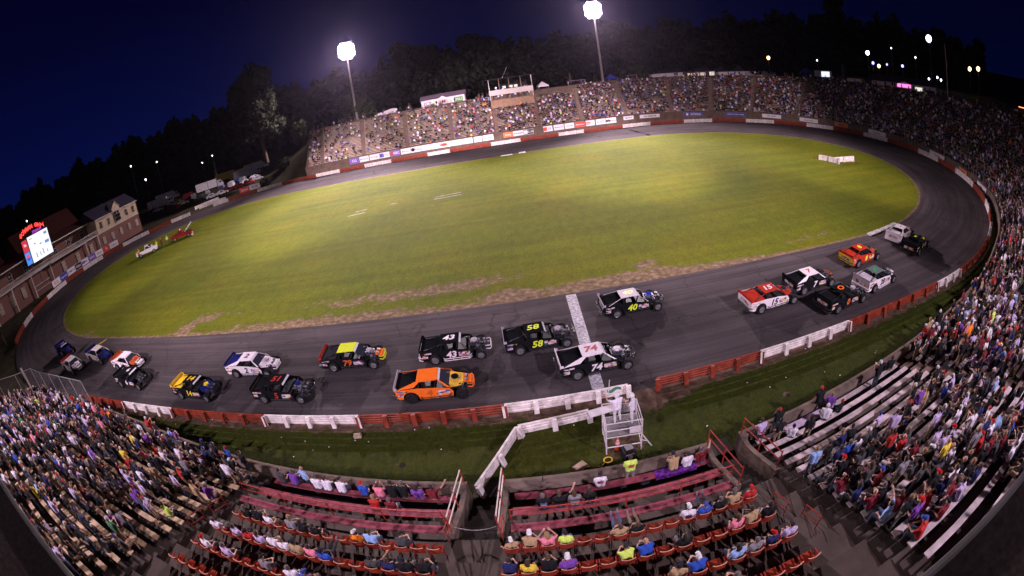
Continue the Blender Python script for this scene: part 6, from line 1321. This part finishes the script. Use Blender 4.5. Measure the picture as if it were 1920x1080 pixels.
# ------------------------------------------------------------------ roof of the tower below the camera
M_GRAVEL = mat('gravel_roof', (.05, .034, .032), .95, .35, 25., bump=.3)
tw = empty('press_tower', (9, -67, 0), 0, 'flat gravel roof of the tower on the near stand, seen at both lower corners', 'building')
mb = MB(); mb.prism([(-6, 4.55, 14.45), (-3.3, 4.28, 14.45), (-1.8, 4.04, 14.45), (0, 3.97, 14.45), (5, 3.95, 14.45), (5, -7, 14.45), (-6, -7, 14.45)], (0, 0, .2)); mb.build('roof', M_GRAVEL, tw)
mb = MB(); mb.path([(-6, 4.55, 14.67), (-3.3, 4.28, 14.67), (-1.8, 4.04, 14.67), (0, 3.97, 14.67), (5, 3.95, 14.67)], .022, 6); mb.build('roof_edge', M_FRAME, tw)
mb = MB(); mb.box((-.5, -4.5, 10.2), (10.4, 4.6, 8.4)); mb.build('back_wall', M_CONC, tw)
# ------------------------------------------------------------------ trees, parked vehicles, lamps beyond the stadium
M_LEAF = mat('leaves_unlit_tone', (.0055, .0058, .0035), .7, .5, .5); M_LEAF2 = mat('leaves_pale', (.030, .034, .012), .7, .5, .5); M_BARK = mat('bark', (.09, .065, .05), .9, .3, 2.)  # first leaf colour is darkened so the back trees look unlit
def crown_mesh(name, h, r, n, seed, m, conical=.3, leaf=.5):
    g = np.random.default_rng(seed); k = 26
    ca = g.uniform(0, 2 * pi, k); ct = g.uniform(.05, 1, k); rad = r * np.sqrt(np.clip(1 - (2 * ct - 1 + .15) ** 2 * (1 - conical), .08, 1)) * (1 - conical * ct) * g.uniform(.35, .85, k)
    cc = np.stack([rad * np.cos(ca), rad * np.sin(ca), h * (.22 + .74 * ct)], 1); cr = r * g.uniform(.24, .46, k)
    i = g.integers(k, size=n); d = g.normal(size=(n, 3)); d /= np.linalg.norm(d, axis=1)[:, None]; p = cc[i] + d * (cr[i] * g.uniform(.55, 1.05, n) ** .5)[:, None] * (1, 1, .85)
    a = g.normal(size=(n, 3)); a /= np.linalg.norm(a, axis=1)[:, None]; b = np.cross(a, d); b /= np.linalg.norm(b, axis=1)[:, None] + 1e-9
    s = leaf * g.uniform(.6, 1.4, n)[:, None]; V = np.stack([p - a * s - b * s * .55, p + a * s - b * s * .5, p + a * s * .9 + b * s * .6, p - a * s + b * s * .5], 1).reshape(-1, 3)
    me = bpy.data.meshes.new(name); me.vertices.add(4 * n); me.vertices.foreach_set('co', V.astype(np.float32).ravel()); me.loops.add(4 * n); me.loops.foreach_set('vertex_index', np.arange(4 * n, dtype=np.int32)); me.polygons.add(n)
    me.polygons.foreach_set('loop_start', np.arange(0, 4 * n, 4, dtype=np.int32)); me.polygons.foreach_set('loop_total', np.full(n, 4, np.int32)); me.materials.append(m); me.update(calc_edges=True); return me
def trunk_mesh(h, r, seed):
    g = random.Random(seed); mb = MB(); mb.tube((0, 0, -1), (0, 0, h * .5), r, 8, r2=r * .5)
    for i in range(6): a = g.uniform(0, 6.3); z = h * g.uniform(.2, .5); mb.tube((0, 0, z), (math.cos(a) * h * .2, math.sin(a) * h * .2, z + h * .22), r * .35, 6, r2=r * .12)
    return mb.mesh('trunk', M_BARK)
M_LEAF3 = mat('leaves_lit_tone', (.022, .026, .012), .7, .5, .5)  # brighter leaf copy, floodlight put into the big tree's colour
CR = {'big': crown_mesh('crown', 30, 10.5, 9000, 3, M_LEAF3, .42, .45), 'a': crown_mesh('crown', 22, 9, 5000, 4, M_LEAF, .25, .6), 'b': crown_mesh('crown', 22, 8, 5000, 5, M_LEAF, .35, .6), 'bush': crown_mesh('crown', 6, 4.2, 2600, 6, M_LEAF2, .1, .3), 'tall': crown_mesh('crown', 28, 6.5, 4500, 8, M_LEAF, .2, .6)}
TK = {'big': trunk_mesh(26, .9, 1), 'a': trunk_mesh(18, .6, 2), 'b': trunk_mesh(18, .6, 3), 'bush': trunk_mesh(4, .2, 4), 'tall': trunk_mesh(24, .6, 5)}
def tree(k, x, y, z, sx, sz, label, nm='tree', cat='tree', grp='trees behind the far stand'):
    e = empty(nm, (x, y, z), random.uniform(0, 6), label, cat, grp); e.scale = (sx, sx, sz); link('crown', CR[k], e); link('trunk', TK[k], e); return e
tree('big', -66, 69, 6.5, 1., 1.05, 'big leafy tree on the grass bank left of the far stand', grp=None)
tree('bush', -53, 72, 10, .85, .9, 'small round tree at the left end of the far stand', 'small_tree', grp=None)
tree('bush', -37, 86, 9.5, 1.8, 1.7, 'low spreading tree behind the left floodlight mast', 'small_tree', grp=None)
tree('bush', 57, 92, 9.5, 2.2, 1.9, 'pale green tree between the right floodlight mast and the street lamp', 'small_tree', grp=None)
BACK = [(-46, 84, .95, .75, 'a'), (-40, 92, 1., .8, 'b'), (-29, 92, .9, .7, 'a'), (-20, 92, 1.1, 1.15, 'b'), (-12, 94, 1.0, 1.0, 'a'), (-4, 92, .9, .85, 'b'), (4, 94, 1., 1.05, 'a'), (10, 92, .85, 1.0, 'b'), (17, 95, .8, .75, 'a'), (22, 94, .7, .72, 'tall'), (28, 94, 1., .8, 'b'), (36, 95, 1.0, .85, 'a'), (44, 92, .95, .85, 'b'), (52, 92, 1.1, 1.0, 'a'), (60, 92, 1., .95, 'b'), (67, 91, .95, .75, 'a'), (76, 92, 1., .7, 'b'), (84, 93, 1., .68, 'a'), (92, 93, 1.1, .7, 'b'), (100, 92, 1., .66, 'a'), (110, 88, 1., .62, 'b')]
words_ = ['with a lopsided crown', 'with a broad crown', 'with a ragged top', 'with a pointed top', 'with a domed crown', 'with a thin crown']
ZN = lambda x: 'between grass bank and press box' if x < 6 else 'between press box and mast' if x < 44 else 'beyond the mast past the press box'
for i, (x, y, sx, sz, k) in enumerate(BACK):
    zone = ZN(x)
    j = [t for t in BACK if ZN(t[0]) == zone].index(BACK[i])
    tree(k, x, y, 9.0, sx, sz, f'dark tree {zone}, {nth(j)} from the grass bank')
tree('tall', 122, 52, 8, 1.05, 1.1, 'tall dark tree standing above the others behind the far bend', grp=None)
# far woods on the skyline
g = np.random.default_rng(11)
n = 60000; az = g.uniform(R(-88), R(64), n) ; u = g.uniform(0, 1, n); r = g.uniform(230, 330, n)
azd = np.degrees(az); lump = 2.5 * np.sin(azd * .9) + 1.6 * np.sin(azd * 2.3 + 1) + 1. * np.sin(azd * 5.1)
el = np.interp(azd, [-88, -78, -70, -60, -45, -20, 10, 30, 45, 64], [-.8, 1.2, 1.9, 2.2, 2.9, 3.5, 3.5, 4.2, 4.6, 3]); top = 16 + np.tan(np.radians(el)) * 300 + lump
p = np.stack([CP.x + r * np.sin(az), CP.y + r * np.cos(az), 2 + (top - 2) * u ** .6], 1); a = g.normal(size=(n, 3)); a /= np.linalg.norm(a, axis=1)[:, None]; b = np.cross(a, g.normal(size=(n, 3))); b /= np.linalg.norm(b, axis=1)[:, None]
s = g.uniform(.7, 1.7, n)[:, None]; V = np.stack([p - a * s - b * s, p + a * s - b * s * .8, p + a * s + b * s, p - a * s + b * s * .9], 1).reshape(-1, 3)
me = bpy.data.meshes.new('forest'); me.from_pydata(V.tolist(), [], [(4 * i, 4 * i + 1, 4 * i + 2, 4 * i + 3) for i in range(n)]); me.materials.append(mat('far_leaves', (.02, .025, .012), .9, .4, .1)); tag(link('forest', me), 'dark wooded skyline beyond the stadium', 'woods', None, 'stuff')
# shrubs on the bank
g2 = random.Random(5); n = 0
for x, y, s_, l in ((-60, 55, .5, 'low bush half way up the grass bank'), (-56, 62, .6, 'bush near the top of the grass bank'), (-58, 67, .7, 'bush at the foot of the big tree')): tree('bush', x, y, terrain_z(x, y) - .3, s_ * 1.2, s_ * .8, l, 'bush', 'bush', None)
# bank surface: dry grass
i0 = bpy.data.objects['ground']; i0.data.materials[0] = mat('dry_grass_ground', (.040, .034, .016), .95, .5, .35, bump=.3)

# parked vehicles in the pits
M_VEH = mat('vehicle_paint', None, .35, .08, 1., objcol=True)
def veh(kind):
    mb = MB()
    if kind == 'car': mb.prism([(-2.2, -.85, .35), (2.2, -.85, .35), (2.25, -.85, .75), (1.1, -.85, .95), (.5, -.8, 1.42), (-1.1, -.8, 1.45), (-1.9, -.85, 1.0), (-2.25, -.85, .9)], (0, 1.7, 0)); w = [(-1.0, 1.0, .9, .4)]; L_ = (-1.35, 1.4)
    elif kind == 'van': mb.prism([(-2.6, -.95, .4), (2.5, -.95, .4), (2.55, -.95, 1.0), (1.9, -.95, 1.25), (1.3, -.92, 2.0), (-2.6, -.92, 2.05)], (0, 1.9, 0)); L_ = (-1.6, 1.6)
    else: mb.box((-1, 0, 2.05), (9, 2.4, 2.9)); mb.prism([(3.8, -1.1, .5), (6.2, -1.1, .5), (6.2, -1.1, 1.5), (5.6, -1.1, 2.6), (3.8, -1.1, 2.7)], (0, 2.2, 0)); L_ = (-3.8, -2.6, 5.1)
    gl = MB()
    if kind == 'car': gl.box((-.3, -.86, 1.18), (1.2, .02, .3)); gl.box((-.3, .86, 1.18), (1.2, .02, .3)); gl.prism([(1.06, -.7, .99), (1.06, .7, .99), (.56, .65, 1.38), (.56, -.65, 1.38)], (.03, 0, .02))
    elif kind == 'van': gl.box((.7, -.96, 1.55), (.9, .02, .5)); gl.box((.7, .96, 1.55), (.9, .02, .5)); gl.prism([(1.88, -.8, 1.3), (1.88, .8, 1.3), (1.36, .75, 1.9), (1.36, -.75, 1.9)], (.03, 0, .02))
    else: gl.box((5.2, -1.12, 2.0), (.8, .02, .6)); gl.prism([(6.22, -.9, 1.55), (6.22, .9, 1.55), (5.66, .9, 2.5), (5.66, -.9, 2.5)], (.02, 0, .02))
    wh = [(x, y) for x in L_ for y in (-.8, .8)]
    return mb.mesh('body', M_VEH), gl.mesh('windows', M_DGL), wh
VK = {k: veh(k) for k in ('car', 'van', 'hauler')}
wm_ = MB(); wm_.tube((0, -.12, 0), (0, .12, 0), .34, 10); WHM = wm_.mesh('wheel', M_TYRE)
VC = {'white': (.62, .58, .6), 'silver': (.3, .29, .32), 'red': (.3, .03, .03), 'black': (.02, .02, .025), 'lilac': (.3, .25, .42), 'yellow': (.5, .33, .06), 'blue': (.04, .06, .25)}  # lilac puts the tint of the light into the body paint
for i, (k, c, x, y, rz, l) in enumerate([('van', 'lilac', -87, 68, 2.2, 'lilac-lit van facing the track in the middle of the pits'), ('car', 'red', -80, 63, .9, 'red car in front, closest to the grass bank'), ('car', 'red', -77, 66, 1.0, 'red car beside the grass bank, second row'), ('car', 'white', -79, 73, 1.1, 'white car with front turned to the track at the bank'), ('car', 'silver', -75, 75, 1.0, 'silver car deepest beside the grass bank'), ('car', 'white', -84, 58, .6, 'white car at the edge of the pits behind the barrier'), ('car', 'silver', -91, 62, 2.4, 'silver car beside the lilac van'), ('car', 'black', -94, 58, 2.3, 'dark car in the front row of the pits'), ('van', 'silver', -83, 78, 1.9, 'grey van behind the lilac van'), ('van', 'white', -99, 66, 2.2, 'white van left of the lilac van'), ('hauler', 'white', -103, 82, .55, 'white race hauler in the middle of the pits'), ('hauler', 'white', -122, 70, .45, 'long white hauler on the left of the pits'), ('hauler', 'yellow', -107, 102, .5, 'yellow hauler at the back of the pits'), ('hauler', 'silver', -97, 112, .6, 'grey hauler at the back right of the pits'), ('hauler', 'yellow', -96, 98, .5, 'second yellow hauler, right of the first'), ('car', 'yellow', -105, 64, .5, 'yellowish car left of the vans'), ('car', 'silver', -110, 66, .4, 'silver car in a dim row on the left of the pits'), ('car', 'white', -114, 60, .4, 'pale car at the left end of the dim row'), ('car', 'black', -118, 62, .4, 'dark car left of the pale car in the pits'), ('van', 'red', -108, 74, .5, 'red van in front of the white hauler'), ('car', 'blue', -88, 84, 1.2, 'blue car at the back near the big tree'), ('car', 'white', -81, 60, .8, 'white car nose to the barrier beside the red car'), ('car', 'red', -75, 69, 1.0, 'dark red car tight against the grass bank'), ('van', 'white', -86, 74, 2.0, 'white van between the lilac van and the grey van'), ('car', 'silver', -95, 70, 2.3, 'silver car between the white van and the lilac van'), ('car', 'white', -100, 60, .5, 'white car in the front row near the pit gates'), ('car', 'lilac', -92, 76, 2.1, 'lilac-lit car in the middle of the pits'), ('hauler', 'silver', -90, 92, .6, 'grey hauler right of the white hauler'), ('car', 'white', -80, 82, 1.2, 'white car below the big tree'), ('car', 'black', -103, 70, .5, 'dark car in front of the white hauler'), ('car', 'white', -113, 68, .4, 'white car in front of the long white hauler'), ('hauler', 'white', -132, 86, .45, 'white hauler at the far back of the pits'), ('car', 'red', -97, 54, 2.2, 'red car at the pit gates')]):
    e = empty('parked_' + ('car' if k == 'car' else k), (x, y, terrain_z(x, y)), rz, l, 'car' if k == 'car' else k if k == 'van' else 'race hauler', 'vehicles parked in the pits')
    b, gl, wh = VK[k]; link('body', b, e, col=VC[c]); link('windows', gl, e)
    for wx, wy in wh: link('wheel', WHM, e, (wx, wy, .34))

# street lamps and distant lights
LC = {'w': (.95, .92, 1.), 'b': (.25, .2, 1.), 'y': (1., .72, .3), 'g': (.75, 1., .5), 'v': (.7, .62, 1.)}
names = {'w': 'white', 'b': 'blue', 'y': 'warm yellow', 'g': 'greenish', 'v': 'violet-white'}
for x, y, z, c, r, s_, l in [(-115, 52, 18.8, 'w', .28, 6, 'small white street lamp at the left, above the field house'), (-108, 59.6, 17, 'g', .25, 5, 'small greenish street lamp right of the white one above the field house'), (-112, 55.4, 12.5, 'w', .32, 6, 'white street lamp over the left of the pits'), (-95, 71, 11.3, 'w', .2, 5, 'tiny white lamp over the middle of the pits'), (-91.5, 73.6, 12.6, 'w', .22, 5, 'tiny white lamp left of the big tree'), (16.2, 106.7, 24.5, 'v', .5, 8, 'violet-white lamp among the trees above the press box'), (67.6, 96.6, 18.5, 'y', .55, 6, 'warm yellow street lamp right of the right floodlight mast'), (56.5, 100, 20.2, 'w', .22, 5, 'tiny white lamp above the pale green tree'), (106.3, 76.5, 17, 'y', .6, 6, 'warm yellow street lamp above the plain white building'), (121, 65, 16.5, 'w', .25, 5, 'tiny white lamp above the lit billboard'), (129, 57.6, 25.5, 'g', .5, 4, 'greenish lamp in the tall dark tree'), (135.5, 51, 20.2, 'v', .75, 8, 'violet-white street lamp left above the building with the pink sign'), (151, 31, 27.1, 'v', 1.15, 9, 'largest violet-white street lamp at the upper right'), (136.7, 49.6, 16.8, 'b', .5, 5, 'blue lamp beside the warm lamp above the ticket hut'), (138.2, 47.9, 15.9, 'y', .6, 5, 'warm lamp above the ticket hut'), (140.3, 45.4, 16.7, 'b', .35, 5, 'small blue lamp right of the warm lamp above the hut'), (144.2, 40.5, 16.7, 'b', .5, 5, 'blue lamp above the pink sign'), (141.7, 43.6, 22.5, 'w', .25, 5, 'tiny white lamp high above the blue lamps'), (147.4, 36, 20.1, 'w', .3, 5, 'small white lamp left of the flagpole'), (159.3, 17.2, 18.8, 'y', .65, 6, 'left warm lamp of a pair right of the flagpole'), (160.9, 14, 19.3, 'y', .7, 6, 'right warm lamp of a pair right of the flagpole'), (150.4, 32, 13.4, 'w', .35, 6, 'white lamp low left of the flagpole, first of a cluster'), (152.2, 29, 14.3, 'w', .35, 6, 'white lamp low left of the flagpole, middle of a cluster'), (153.1, 27.8, 13.6, 'w', .35, 6, 'white lamp low left of the flagpole, last of a cluster'), (-137.3, 22.7, 11.5, 'v', .95, 8, 'violet-white street lamp right of the scoreboard'), (-142, 14, 16.1, 'w', .25, 5, 'small white lamp over the scoreboard letters'), (-33, 101.5, 20.8, 'w', .2, 5, 'tiny white lamp behind the left floodlight mast'), (-29.6, 102.3, 17.5, 'w', .3, 5, 'white lamp right of the left floodlight mast, low')]:
    zb = terrain_z(x, y); e = empty('street_lamp', (x, y, zb), 0, l, 'street lamp', 'distant lamps beyond the stadium')
    mb = MB(); mb.tube((0, 0, 0), (0, 0, z - zb), .09, 6); mb.build('pole', M_FRAME, e); mb = MB(); mb.ball((0, 0, z - zb), (r, r, r * 1.1), 12, 8); mb.build('lamp', emit('lamp_' + c + str(s_), LC[c], s_), e, True)  # ball radius takes in the glare round the lamp
